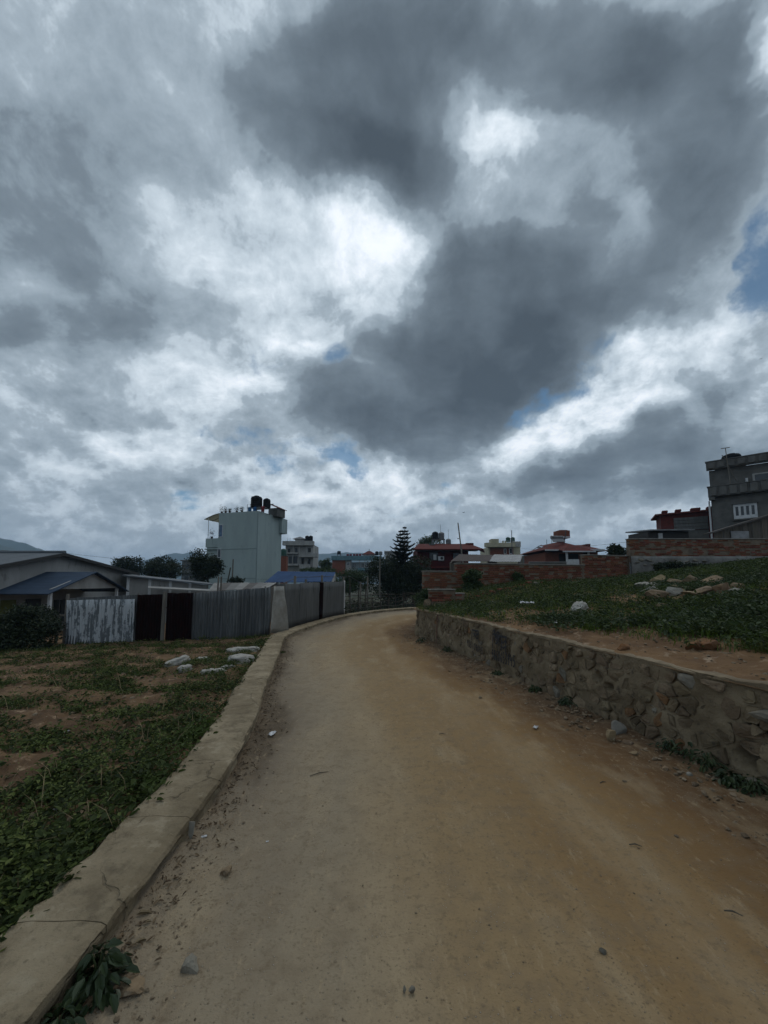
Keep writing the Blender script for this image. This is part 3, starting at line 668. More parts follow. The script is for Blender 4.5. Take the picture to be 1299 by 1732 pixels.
def brick_wall(name, label, A, B, segs, limit=300, smear=.3, stone_base=None, thick=.23):
    """A, B ground points (x, y); segs: (t0, t1, z_bottom, z_top) along it. bricks are laid on the camera side"""
    A = Vector((*A, 0)); B = Vector((*B, 0)); L = (B - A).length; ang = math.atan2(B.y - A.y, B.x - A.x); zb = min(s[2] for s in segs)
    root = thing(name, label, 'wall', (A.x, A.y, zb), ang); r_ = random.Random(5); spots = []
    for (t0, t1, z0, z1) in segs:
        a, b = t0 * L, t1 * L
        MB().box(a, b - .004, .012, thick, z0 - zb - .25, z1 - zb - .005).build('wall_core', bmortar, root)
        MB().bbox(a - .02, b - .008, -.025, thick + .02, z1 - zb - .004, z1 - zb + .035, .008).build('cap', cap_m, root)
        zz = z0 - zb; c = 0
        while zz + BH < z1 - zb:
            x = a + (BW / 2 if c % 2 else 0) + BW / 2 * (0 if c % 2 else 1) - (BW / 2 if c % 2 else 0)
            x = a + (BW / 4 if c % 2 else BW / 2 + .002)
            first = bool(c % 2)
            while x < b:
                if x - BW / 2 >= a - .06 and x + BW / 2 <= b + .002: spots.append((x, zz))
                x += BW + BJ
            zz += BH + BJ; c += 1
    spots.sort(key=lambda q: -q[1]); n_in = 0; rest = MB()
    for i, (x, z) in enumerate(spots):
        if r_.random() < smear * .5: continue                                     # smeared over with mortar
        proud = r_.uniform(-.012, .004)
        if n_in < limit:
            o = bpy.data.objects.new('brick', r_.choice(BRICKS)); COL.objects.link(o); o.parent = root; o.location = (x, proud, z); n_in += 1
        else: rest.bbox(x - BW / 2, x + BW / 2, proud, .1, z, z + BH, .005)
    if rest.v: tag(rest.build('brick_courses', brick_m, root), kind='stuff')
    return root
# middle boundary wall, stepping up to the right
A = P(718, 1000, 14.0); B = P(1066, 960, 16.6)
def tz(px, py):
    t = (px - 718) / (1066 - 718); Y = 14.0 + (16.6 - 14.0) * t; return t, P(px, py, Y).z
def seg(p0, p1, ytop, ybot):
    t0, _ = tz(p0, 0); t1, _ = tz(p1, 0); m_ = (p0 + p1) / 2; return (t0, t1, tz(m_, ybot)[1], tz(m_, ytop)[1])
brick_wall('brick_wall', 'red brick boundary wall with cement cap stepping up behind the grassy bank', (A.x, A.y), (B.x, B.y), [seg(718, 766, 967, 1012), seg(766, 979, 955, 1000), seg(979, 1066, 940, 984)])
# tall wall on stone footing on the right
A2 = P(1067, 960, 16.45); B2 = P(1480, 960, 16.45)
z0, z1 = P(1067, 941, 16.45).z, P(1067, 912, 16.45).z
bw2 = brick_wall('brick_wall', 'taller mortar-smeared brick wall on a grey stone footing at right of bank', (A2.x, A2.y), (B2.x, B2.y), [(0, .62, z0, z1), (.62, 1, z0 + .02, z1 - .02)], smear=.9)
def footing():
    zb = P(1067, 975, 16.45).z - .3; H_ = z0 - zb; L = (B2.x - A2.x); nxx, nzz = 150, 12; V = []; ft = mat('footing_cement', (.22, .215, .20), (.14, .135, .125), 2.2, .95, bump=.9, bscale=12, c3=(.10, .095, .09), coords='World')
    for j in range(nzz):
        for i in range(nxx): x = L * i / (nxx - 1); z = H_ * j / (nzz - 1); V.append((x, -.07 - .03 * fbm(x, z, 3, 3.0, 3) if j < nzz - 1 else -.05, z + zb - z0))
    n = len(V); V += [(x, .1, z) for x, y, z in V[-nxx:]]
    F = [(j * nxx + i, j * nxx + i + 1, (j + 1) * nxx + i + 1, (j + 1) * nxx + i) for j in range(nzz) for i in range(nxx - 1)]
    me = bpy.data.meshes.new('stone_footing'); me.from_pydata(V, [], F); me.polygons.foreach_set('use_smooth', [True] * len(F)); link('stone_footing', me, ft, bw2)
    r_ = random.Random(3)
    for k in range(46):
        x = r_.uniform(.1, L - .1); z = r_.uniform(.35, H_ - .08); me = rock_mesh('stone', (r_.uniform(.09, .2), .05, r_.uniform(.05, .09)), 300 + k, .9, 1)
        ob = link('stone', me, stone_grey, bw2); ob.location = (x, -.085, z + zb - z0); ob.rotation_euler = (0, r_.uniform(-.3, .3), 0)
footing()
# stub of brickwork left standing over the bend
A3 = Vector((1.42, 11.2, 0)); 
st = brick_wall('brick_stub', 'short broken stub of red brickwork on stones above the retaining wall bend', (1.40, 11.35), (2.45, 11.75), [(0, .72, 1.04, 1.37), (.72, 1, 1.04, 1.25)], smear=.1, thick=.22)
for k, (x, z, sx, sz) in enumerate(((.12, -.12, .16, .12), (.42, -.14, .2, .11), (.75, -.12, .18, .10), (-.12, -.10, .12, .14), (.3, -.3, .2, .1))):
    ob = link('base_stone', rock_mesh('base_stone', (sx, .14, sz), 500 + k, .9), stone_m, st); ob.location = (x, .05, z)
# low edging of old bricks and stones running up the bank from the stub
def edging():
    pts = [(800, 999, 11.9), (835, 995, 12.3), (872, 990, 12.8), (930, 985, 13.4), (1000, 976, 14.2), (1085, 967, 15.0)]
    root = None; r_ = random.Random(8); W_ = [P(*p) for p in pts]
    root = thing('brick_edging', 'low line of old bricks and stones half buried in grass across the bank', 'edging', (W_[0].x, W_[0].y, bank_z(W_[0].x, W_[0].y)))
    for a, b in zip(W_[:-1], W_[1:]):
        n = max(2, int((b - a).length / .26))
        for i in range(n):
            p = a.lerp(b, i / n); z = bank_z(p.x, p.y) + r_.uniform(.02, .09)
            if i % 4 == 3: ob = link('stone', rock_mesh('stone', (.16, .12, .1), 700 + i, .8, 1), stone_grey, root)
            else: ob = bpy.data.objects.new('brick', r_.choice(BRICKS)); COL.objects.link(ob); ob.parent = root
            ob.location = Vector((p.x, p.y, z)) - root.location; ob.rotation_euler = (r_.uniform(-.1, .1), r_.uniform(-.1, .1), math.atan2(b.y - a.y, b.x - a.x) + r_.uniform(-.15, .15))
edging()

# ------------------------------------------------------------------ corrugated iron fence
galv = mat('galvanised_sheet', (.125, .133, .137), (.085, .091, .093), 3.0, .5, .35, stretch=(6, 6, .6), rand=.25, c3=(.20, .205, .20), spec=.4)
galv_dk = mat('weathered_sheet', (.065, .07, .073), (.115, .12, .122), 2.0, .6, .3, stretch=(6, 6, .5), rand=.2, c3=(.05, .052, .055), spec=.4)
galv_pl = mat('dull_grey_sheet', (.12, .12, .115), (.09, .09, .086), 2.5, .6, .2, stretch=(4, 4, .5), rand=.15, spec=.35)
rust_sheet = mat('rusty_red_sheet', (.007, .004, .004), (.013, .005, .005), 3.0, .95, 0, stretch=(5, 5, .5), c3=(.030, .007, .006), spec=.06)
flat_sheet = mat('flat_bright_sheet', (.30, .29, .26), (.22, .205, .18), 4.0, .45, .3, spec=.4)
white_flat = mat('white_sheet', (.44, .44, .44), (.33, .33, .33), 4.0, .6, .1, c3=(.25, .22, .19))
peel = bpy.data.materials.new('peeling_white_sheet'); peel.use_nodes = True
def mk_peel():
    t = peel.node_tree; N = NT(t); b = t.nodes['Principled BSDF']; v = N.n('ShaderNodeTexCoord').outputs['Object']
    n = N.noise(N.v('MULTIPLY', v, (6, 6, .8)), 1.6, 8, .7); n2 = N.noise(v, 7, 7, .75)
    f = N.rng(N.m('ADD', N.m('MULTIPLY', n, .75), N.m('MULTIPLY', n2, .30)), .505, .545)
    N.put(b.inputs['Base Color'], N.mix(f, (.42, .44, .46), (.115, .13, .14))); b.inputs['Roughness'].default_value = .7
    bp = N.n('ShaderNodeBump'); bp.inputs['Strength'].default_value = .4; bp.inputs['Distance'].default_value = .004; N.put(bp.inputs['Height'], f); t.links.new(bp.outputs[0], b.inputs['Normal'])
mk_peel()
post_m = mat('grey_wood_post', (.17, .155, .13), (.11, .10, .085), 3.0, .9, stretch=(8, 8, .6), bump=.4, bscale=20, rand=.2)
def fence_sheet(root, a, b, za, zb, ta, tb, m, pitch=.095, amp=.017, lean=0.0, name='corrugated_sheet', seed=0):
    """sheet from ground point a to b (x, y), bottoms za zb, tops ta tb"""
    a = Vector((*a, 0)); b = Vector((*b, 0)); L = (b - a).length; d = (b - a) / L; nv = Vector((d.y, -d.x, 0)); n = max(4, int(L / pitch * 8)); rows = 7; V = []
    ctr = a.lerp(b, .5) + Vector((0, 0, (za + zb) / 2))
    for j in range(rows):
        v = j / (rows - 1)
        for i in range(n + 1):
            u = i / n; z = (za + (zb - za) * u) * (1 - v) + (ta + (tb - ta) * u) * v
            o = amp * math.cos(u * L / pitch * 2 * math.pi) + .02 * nz(u * 2, v * 1.5, seed) + lean * v + .006 * nz(u * 7, v * 4, seed + 3)
            V.append(a + d * (u * L) + nv * o + Vector((0, 0, z + (.015 * nz(u * 4, 0, seed + 9) if j == rows - 1 else 0))) - ctr)
    F = [(j * (n + 1) + i, j * (n + 1) + i + 1, (j + 1) * (n + 1) + i + 1, (j + 1) * (n + 1) + i) for j in range(rows - 1) for i in range(n)]
    me = bpy.data.meshes.new(name); me.from_pydata([tuple(q) for q in V], [], F); me.polygons.foreach_set('use_smooth', [True] * len(F))
    o = link(name, me, m, root); o.location = ctr - root.location
    so = o.modifiers.new('thickness', 'SOLIDIFY'); so.thickness = .0025
    return o
FA = [(-9.75, 11.85), (-5.5, 11.15), (-3.35, 11.45)]
def on_line(pts, px):
    """ground point where a bearing crosses a line on the ground"""
    k = (px - 649.5) / FPX * 1.0
    for (x0, y0), (x1, y1) in zip(pts[:-1], pts[1:]):
        den = (x1 - x0) - k * (y1 - y0); t = (k * y0 - x0) / den
        if -.02 <= t <= 1.02: return (x0 + (x1 - x0) * t, y0 + (y1 - y0) * t)
    return pts[-1]
def build_fence():
    root = thing('corrugated_fence', 'patched corrugated iron fence of white, rusty and grey sheets along the field', 'fence', (-6.5, 11.4, -.25))
    def zt(px, py, pt): return P(px, py, pt[1]).z
    def sh(p0, p1, b0, b1, t0, t1, m, **k):
        a, b = on_line(FA, p0), on_line(FA, p1); return fence_sheet(root, a, b, zt(p0, b0, a), zt(p1, b1, b), zt(p0, t0, a), zt(p1, t1, b), m, **k)
    tag(sh(118, 236, 1098, 1096, 1012, 1006, galv_dk, seed=1, lean=-.08), 'grey backing sheet behind the peeling white one')
    tag(sh(121, 233, 1098, 1096, 1015, 1013, peel, seed=2, lean=.05), 'corrugated sheet with peeling white paint')
    sh(236, 279, 1095, 1094, 1006, 1005, rust_sheet, seed=3); sh(286, 330, 1094, 1093, 1003, 1003, rust_sheet, seed=4)
    sh(329, 357, 1094, 1092, 1003, 1001, galv, seed=5, lean=-.02); sh(355, 383, 1092, 1090, 1001, 999, galv_dk, seed=6); sh(381, 408, 1090, 1086, 1000, 998, galv, seed=7, lean=.02)
    sh(406, 427, 1086, 1083, 998, 996, galv_dk, seed=8); sh(425, 447, 1083, 1079, 996, 994, galv_dk, seed=9, lean=.03); sh(445, 468, 1079, 1073, 995, 992, galv, seed=10, lean=.02)
    def post(px, y0, y1, r=.035, d=0.0, line=FA, nm='post'):
        a = on_line(line, px); z0, z1 = zt(px, y0, a), zt(px, y1, a); mb = MB(); mb.tube([Vector((a[0], a[1] + .07 + d, z0)) - root.location, Vector((a[0] + .01, a[1] + .07 + d, z1)) - root.location], [r, r * .85], 8); mb.build(nm, post_m, root)
    post(117, 1098, 1005, .05, -.05); post(282, 1096, 1001, .055, -.12); post(234, 1096, 1004, .03); post(331, 1094, 1002, .035); post(368, 1090, 975, .03, .2); post(409, 1085, 997, .03); post(448, 1078, 992, .03)
    MB().tube([Vector((-9.7, 11.93, .72)) - root.location, Vector((-5.5, 11.24, .9)) - root.location, Vector((-3.4, 11.53, 1.05)) - root.location], .025, 6).build('rail', post_m, root)
build_fence()
FB = [(q.x, q.y) for i, q in enumerate([p + normal2(kerb_in, i) * .50 for i, p in enumerate(kerb_in)]) if 11.3 < q.y < 18.6][::6]
def build_fence2():
    root = thing('corrugated_fence', 'grey corrugated iron fence standing along the kerb up to a white end sheet', 'fence', (FB[0][0], FB[0][1], .1))
    def zt(px, py, pt): return P(px, py, pt[1]).z
    def y2x(y): return float(np.interp(y, [q[1] for q in FB], [q[0] for q in FB]))
    def pxpt(px):
        best = min((abs(649.5 + FPX * y2x(y) / y - px), y) for y in np.arange(11.9, 18.5, .02)); return (y2x(best[1]), best[1])
    def sh(p0, p1, t0, t1, m, **k):
        a, b = pxpt(p0), pxpt(p1); return fence_sheet(root, a, b, .09, .09, zt(p0, t0, a), zt(p1, t1, b), m, **k)
    sh(484, 496, 988, 987, galv_pl, seed=21); sh(495, 508, 987, 987, galv_pl, seed=22); sh(507, 520, 986, 986, galv_pl, seed=23, lean=.02); sh(519, 531, 986, 985, galv_pl, seed=24); sh(530, 541, 985, 985, galv_pl, seed=25)
    tag(sh(540, 546, 985, 985, rust_sheet, seed=26, lean=.04), 'narrow dark sheet standing in for a shaded gap in the fence'); sh(545, 558, 984, 984, galv_pl, seed=27); sh(557, 571, 984, 984, galv_pl, seed=28); sh(570, 583, 984, 983, galv_pl, seed=29)  # near-black sheet fills the gap, its colour stands in for shade
    tag(sh(582, 596, 982, 982, white_flat, seed=30, amp=.002), 'pale flat end sheet')
    for px, y in ((487, 986), (503, 974), (521, 980), (548, 973), (570, 982), (593, 976)):
        a = pxpt(px); mb = MB(); mb.tube([Vector((a[0] - .08, a[1] + .03, .08)) - root.location, Vector((a[0] - .08, a[1] + .03, zt(px, y, a))) - root.location], .045, 8); mb.build('post', post_m, root)
    # crumpled flat sheet leaning at the corner
    a, b = Vector((-3.36, 11.35, 0)), Vector((-2.98, 12.05, 0)); mb = MB(); n, r2 = 8, 10
    for j in range(r2):
        for i in range(n):
            u, v = i / (n - 1), j / (r2 - 1); w = 1 - .45 * v; p = a.lerp(b, .5 + (u - .5) * w); mb.v.append(tuple(p + Vector((.05 - .06 * v + .03 * nz(u * 3, v * 3, 1), -.03 * nz(u * 2, v * 4, 7), .13 + 1.35 * v - .08 * u * (v < .15))) - root.location))
    mb.f = [(j * n + i, j * n + i + 1, (j + 1) * n + i + 1, (j + 1) * n + i) for j in range(r2 - 1) for i in range(n - 1)]
    o = mb.build('flat_sheet', flat_sheet, root, True); o.modifiers.new('thickness', 'SOLIDIFY').thickness = .002; tag(o, 'crumpled flat metal sheet leaning at the fence corner')
    # cable slung along the posts
    pts = [pxpt(470 + 14 * i) for i in range(1, 10)]
build_fence2()
# ------------------------------------------------------------------ houses
glass = glass_mat()
plaster_white = mat('white_plaster', (.34, .335, .32), (.25, .247, .238), 1.2, .9, c3=(.19, .182, .17), stretch=(1, 1, .4))
plaster_teal = mat('pale_teal_plaster', (.315, .375, .37), (.275, .33, .325), .7, .9, stretch=(1, 1, .3), c3=(.245, .295, .29))
plaster_grey = mat('bare_cement_plaster', (.125, .122, .113), (.085, .083, .077), 1.4, .93, c3=(.085, .083, .08), bump=.3, bscale=8)
plaster_cream = mat('cream_plaster', (.46, .42, .30), (.36, .33, .24), 1.4, .9)
roof_grey = mat('grey_iron_roof', (.085, .098, .112), (.06, .07, .08), 1.2, .65, .1, stretch=(1, 5, 1), spec=.4)
roof_blue = mat('blue_iron_roof', (.028, .048, .082), (.02, .036, .062), 1.5, .7, 0.0, stretch=(1, 4, 1), spec=.15)
white_in_shade = mat('shaded_white_plaster', (.30, .297, .286), (.225, .222, .214), 1.0, .93, c3=(.16, .155, .15), stretch=(1, 1, .4))  # white plaster darkened: the shade on the house wall is put into the colour
roof_red = mat('red_tile_roof', (.105, .018, .014), (.07, .014, .012), 3.0, .8, c3=(.12, .03, .022), spec=.15)
wall_red = mat('dark_red_wall', (.075, .011, .011), (.055, .009, .009), 2.0, .9, spec=.15)
brick_far = mat('far_brickwork', (.20, .062, .034), (.14, .05, .03), 6.0, .93, c3=(.26, .12, .075))
wood_dark = mat('weathered_boards', (.12, .105, .085), (.075, .065, .052), 2.0, .92, stretch=(9, 9, .5), rand=.25, c3=(.16, .14, .115))
frame_white = mat('white_frame', (.55, .56, .57), (.45, .46, .47), 6, .6)
frame_dark = mat('dark_frame', (.03, .028, .026), rough=.6)
steel = mat('dull_steel', (.16, .16, .16), (.10, .10, .10), 8, .5, .6)
tank_black = mat('black_tank_plastic', (.008, .0085, .0095), (.013, .0135, .0145), 4, .85, spec=.1)
tank_green = mat('green_tank_plastic', (.015, .07, .05), (.012, .05, .035), 4, .55)
tank_grey = mat('grey_tank_metal', (.16, .165, .17), (.11, .112, .115), 4, .5, .3)
shadow_in = mat('painted_shade', (.02, .018, .016), rough=.9)  # near-black colour that carries the shade of doorless openings

def window(parent, x0, x1, z0, z1, y=0.0, frame=frame_white, th=.06, bars=1, cross=0, name='window', out=-1, pane=None):
    """window on a wall whose face is at local y, facing -y; frame proud, pane set back inside it"""
    f = MB(); w = th
    f.box(x0, x1, y - .045, y + .02, z0, z0 + w).box(x0, x1, y - .045, y + .02, z1 - w, z1).box(x0, x0 + w, y - .045, y + .02, z0 + w + .001, z1 - w - .001).box(x1 - w, x1, y - .045, y + .02, z0 + w + .001, z1 - w - .001)
    for k in range(1, bars + 1):
        xc = x0 + (x1 - x0) * k / (bars + 1); f.box(xc - w / 2, xc + w / 2, y - .043, y + .02, z0 + w + .001, z1 - w - .001)
    for k in range(1, cross + 1):
        zc = z0 + (z1 - z0) * k / (cross + 1); f.box(x0 + w + .001, x1 - w - .001, y - .041, y + .02, zc - w / 2, zc + w / 2)
    fo = f.build(name, frame, parent); MB().box(x0 + .01, x1 - .01, y - .012, y - .004, z0 + .01, z1 - .01).build('pane', pane or glass, fo); return fo
def sidewindow(parent, y0, y1, z0, z1, x=0.0, frame=frame_white, th=.06):
    """window on a wall facing +x"""
    f = MB(); w = th
    f.box(x - .02, x + .045, y0, y1, z0, z0 + w).box(x - .02, x + .045, y0, y1, z1 - w, z1).box(x - .02, x + .045, y0, y0 + w, z0 + w + .001, z1 - w - .001).box(x - .02, x + .045, y1 - w, y1, z0 + w + .001, z1 - w - .001)
    fo = f.build('window', frame, parent); MB().box(x + .004, x + .012, y0 + .01, y1 - .01, z0 + .01, z1 - .01).build('pane', glass, fo); return fo
def parapet(parent, x0, x1, y0, y1, z0, z1, m, t=.12, name='parapet'):
    mb = MB(); mb.box(x0, x1, y0, y0 + t, z0, z1).box(x0, x1, y1 - t, y1, z0, z1).box(x0, x0 + t, y0 + t + .001, y1 - t - .001, z0, z1).box(x1 - t, x1, y0 + t + .001, y1 - t - .001, z0, z1); return mb.build(name, m, parent)
def water_tank(label, loc, r, h, m, stand=0.0, group='rooftop water tanks'):
    t = thing('water_tank', label, 'water tank', loc, 0, group); prof = [(r * .97, 0), (r, .02)]
    for k in range(5): z = h * .78 * (k + .3) / 5; prof += [(r, z), (r * 1.03, z + h * .02), (r * 1.03, z + h * .06), (r, z + h * .08)]
    prof += [(r, h * .80), (r * .86, h * .90), (r * .45, h * .965), (r * .42, h * .97)]
    MB().lathe(prof, 20).build('tank_body', m, t, True); MB().lathe([(r * .42, h * .968), (r * .42, h), (r * .1, h * 1.01)], 16).build('lid', m, t); return t
def tank_stand(label, loc, w, d, h, rz=0.0):
    t = thing('tank_stand', label, 'stand', loc, rz)
    for x in (-w / 2, w / 2):
        for y in (-d / 2, d / 2): MB().box(x - .04, x + .04, y - .04, y + .04, 0, h - .051).build('leg', steel, t)
    MB().bbox(-w / 2 - .08, w / 2 + .08, -d / 2 - .08, d / 2 + .08, h - .05, h, .01).build('platform', steel, t); return t
def antenna(label, loc, h, lean=(0, 0), bar=.0, r=.03, name='roof_pole', cat='pole'):
    t = thing(name, label, cat, loc); MB().tube([(0, 0, 0), (lean[0], lean[1], h)], [r, r * .8], 6).build('mast', steel, t)
    if bar: MB().tube([(lean[0] - bar, 0, h * .995), (lean[0] + bar, 0, h * 1.0)], r * .7, 6).build('cross_bar', steel, t)
    return t

# --- long low white house on the left, gable wall towards the road
def left_house():
    X0 = -15.0; zb = -1.1
    ap = P(112, 936, 17.6); near_z, far_z = P(0, 972, 15).z, P(216, 966, 22.5).z
    t = thing('white_house', 'low white house with grey iron roof and wide gable behind the fence', 'house', (X0, 13.0, zb))
    yn, yf, ya = -2.2, 9.6, 4.6; zap = ap.z - zb; zn = near_z - zb - .55; zf = far_z - zb - .05
    V = [(0, yn, 0), (0, yf, 0), (0, yf, zf), (0, ya, zap), (0, yn, zn)]; V2 = [(-9, y, z) for _, y, z in V]
    MB().add(V + V2, [(0, 1, 2, 3, 4), (9, 8, 7, 6, 5), (1, 0, 5, 6), (2, 1, 6, 7), (0, 4, 9, 5)]).build('wall', white_in_shade, t)
    rf = MB(); o = .35
    def slope(y0, z0, y1, z1):
        m = MB(); n = 10
        for k in range(n):
            a, b = -9.5 + (9.5 + o) * k / n, -9.5 + (9.5 + o) * (k + 1) / n - .02
            sh = MB(); q = [(a, y0, z0), (b, y0, z0), (b, y1, z1), (a, y1, z1)] if y0 < y1 else [(a, y1, z1), (b, y1, z1), (b, y0, z0), (a, y0, z0)]
            q = [(x, y, z + .03) for x, y, z in q]; nn = (Vector(q[1]) - Vector(q[0])).cross(Vector(q[3]) - Vector(q[0]))
            if nn.z < 0: q = q[::-1]
            sh.slab(q, .04).build('roof_sheet', roof_grey, t)
    sl_n = (zap - zn) / (ya - yn); sl_f = (zap - zf) / (yf - ya)
    slope(yn - .5, zn - .5 * sl_n, ya, zap); slope(yf + .5, zf - .5 * sl_f, ya, zap)
    MB().tube([(-9.5, ya, zap + .04), (o, ya, zap + .04)], .09, 8).build('ridge_cap', roof_grey, t)
    for y0, z0, y1, z1, s_ in ((yn - .5, zn - .5 * sl_n, ya, zap, 0), (ya, zap, yf + .5, zf - .5 * sl_f, 1)): MB().slab([(o + .01, y0, z0 - .12), (o + .01, y1, z1 - .12), (o + .01, y1, z1 + .02), (o + .01, y0, z0 + .02)], .04).build('barge_board', frame_dark, t)
    # porch
    pr = P(150, 967, 17.0).z - zb; pe = P(75, 997, 14.9).z - zb; y0, y1, yr = 2.05, 6.0, 4.1; px = 2.0
    po = MB().add([(px, y0, pe), (px, y1, pe), (px, yr, pr - .03), (px - .06, y0, pe), (px - .06, y1, pe), (px - .06, yr, pr - .03)], [(0, 1, 2), (5, 4, 3), (0, 3, 4, 1), (1, 4, 5, 2), (2, 5, 3, 0)]).build('porch_gable', white_in_shade, t)
    MB().slab([(.0, y0 - .35, pe - .16), (px + .25, y0 - .35, pe - .16), (px + .25, yr, pr), (.0, yr, pr)], .035).build('porch_roof', roof_blue, po)
    MB().slab([(.0, yr + .01, pr), (px + .25, yr + .01, pr), (px + .25, y1 + .35, pe - .16), (.0, y1 + .35, pe - .16)], .035).build('porch_roof', roof_blue, po)
    for yy in (y0 + .1, y1 - .1): MB().box(px - .12, px - .02, yy - .05, yy + .05, 0, pe - .02).build('porch_post', frame_white, t)
    MB().box(.0, .05, 2.15, 2.75, .0, 2.0).build('door', mat('yellow_green_door', (.12, .13, .025), (.09, .10, .02), 4, .6), t)
    MB().box(px - .09, px - .03, y0 + .35, y0 + .43, 0, 1.1).build('porch_rail_post', frame_dark, t)
    for z in (.5, .95): MB().box(px - .08, px - .04, y0 + .12, y1 - .15, z, z + .06).build('porch_rail', post_m, t)
    for k in range(3): MB().box(.0, .045, 4.6 + k * .35, 4.85 + k * .35, .9, 1.9).build('window_pane', glass, t)
    MB().box(.002, .05, 3.2, 3.9, 0.0, 2.0).build('door', frame_dark, t)
left_house()
# --- low panelled outbuilding right of it
def outbuilding():
    a = P(215, 985, 21.0); b = P(352, 985, 23.0); zb = -1.0; L = math.hypot(b.x - a.x, b.y - a.y); ang = math.atan2(b.y - a.y, b.x - a.x)
    t = thing('panel_outbuilding', 'low outbuilding of pale panels with thin flat roof beside the white house', 'outbuilding', (a.x, a.y, zb), ang); za, zbb = P(215, 972, 21).z - zb, P(352, 988, 23).z - zb
    n = 4
    for k in range(n):
        u0, u1 = k / n, (k + 1) / n; x0, x1 = L * u0 + .12, L * u1; t0, t1 = za + (zbb - za) * u0, za + (zbb - za) * u1
        MB().add([(x0, 0, 0), (x1, 0, 0), (x1, 0, t1 - .08), (x0, 0, t0 - .08), (x0, .1, 0), (x1, .1, 0), (x1, .1, t1 - .08), (x0, .1, t0 - .08)], [(0, 1, 2, 3), (7, 6, 5, 4), (3, 2, 6, 7), (0, 3, 7, 4), (1, 5, 6, 2)]).build('wall_panel', white_in_shade, t)
        MB().box(L * u0 - .02, L * u0 + .115, -.03, .1, 0, t0 - .1).build('post', frame_white, t)
    MB().slab([(-.2, -.3, za - .02), (L + .3, -.3, zbb - .02), (L + .3, 3, zbb + .1), (-.2, 3, za + .1)], .07).build('roof', roof_grey, t)
    MB().box(0.05, L, .15, 2.8, 0, 1.2).build('room', plaster_white, t)
    MB().slab([(L * .25, -.9, za * .0 + P(255, 994, 20).z - zb), (L + .4, -.9, P(352, 1000, 22).z - zb), (L + .4, -.35, P(352, 1000, 22).z - zb + .08), (L * .25, -.35, P(255, 994, 20).z - zb + .08)], .05).build('lower_roof', plaster_white, t)
outbuilding()
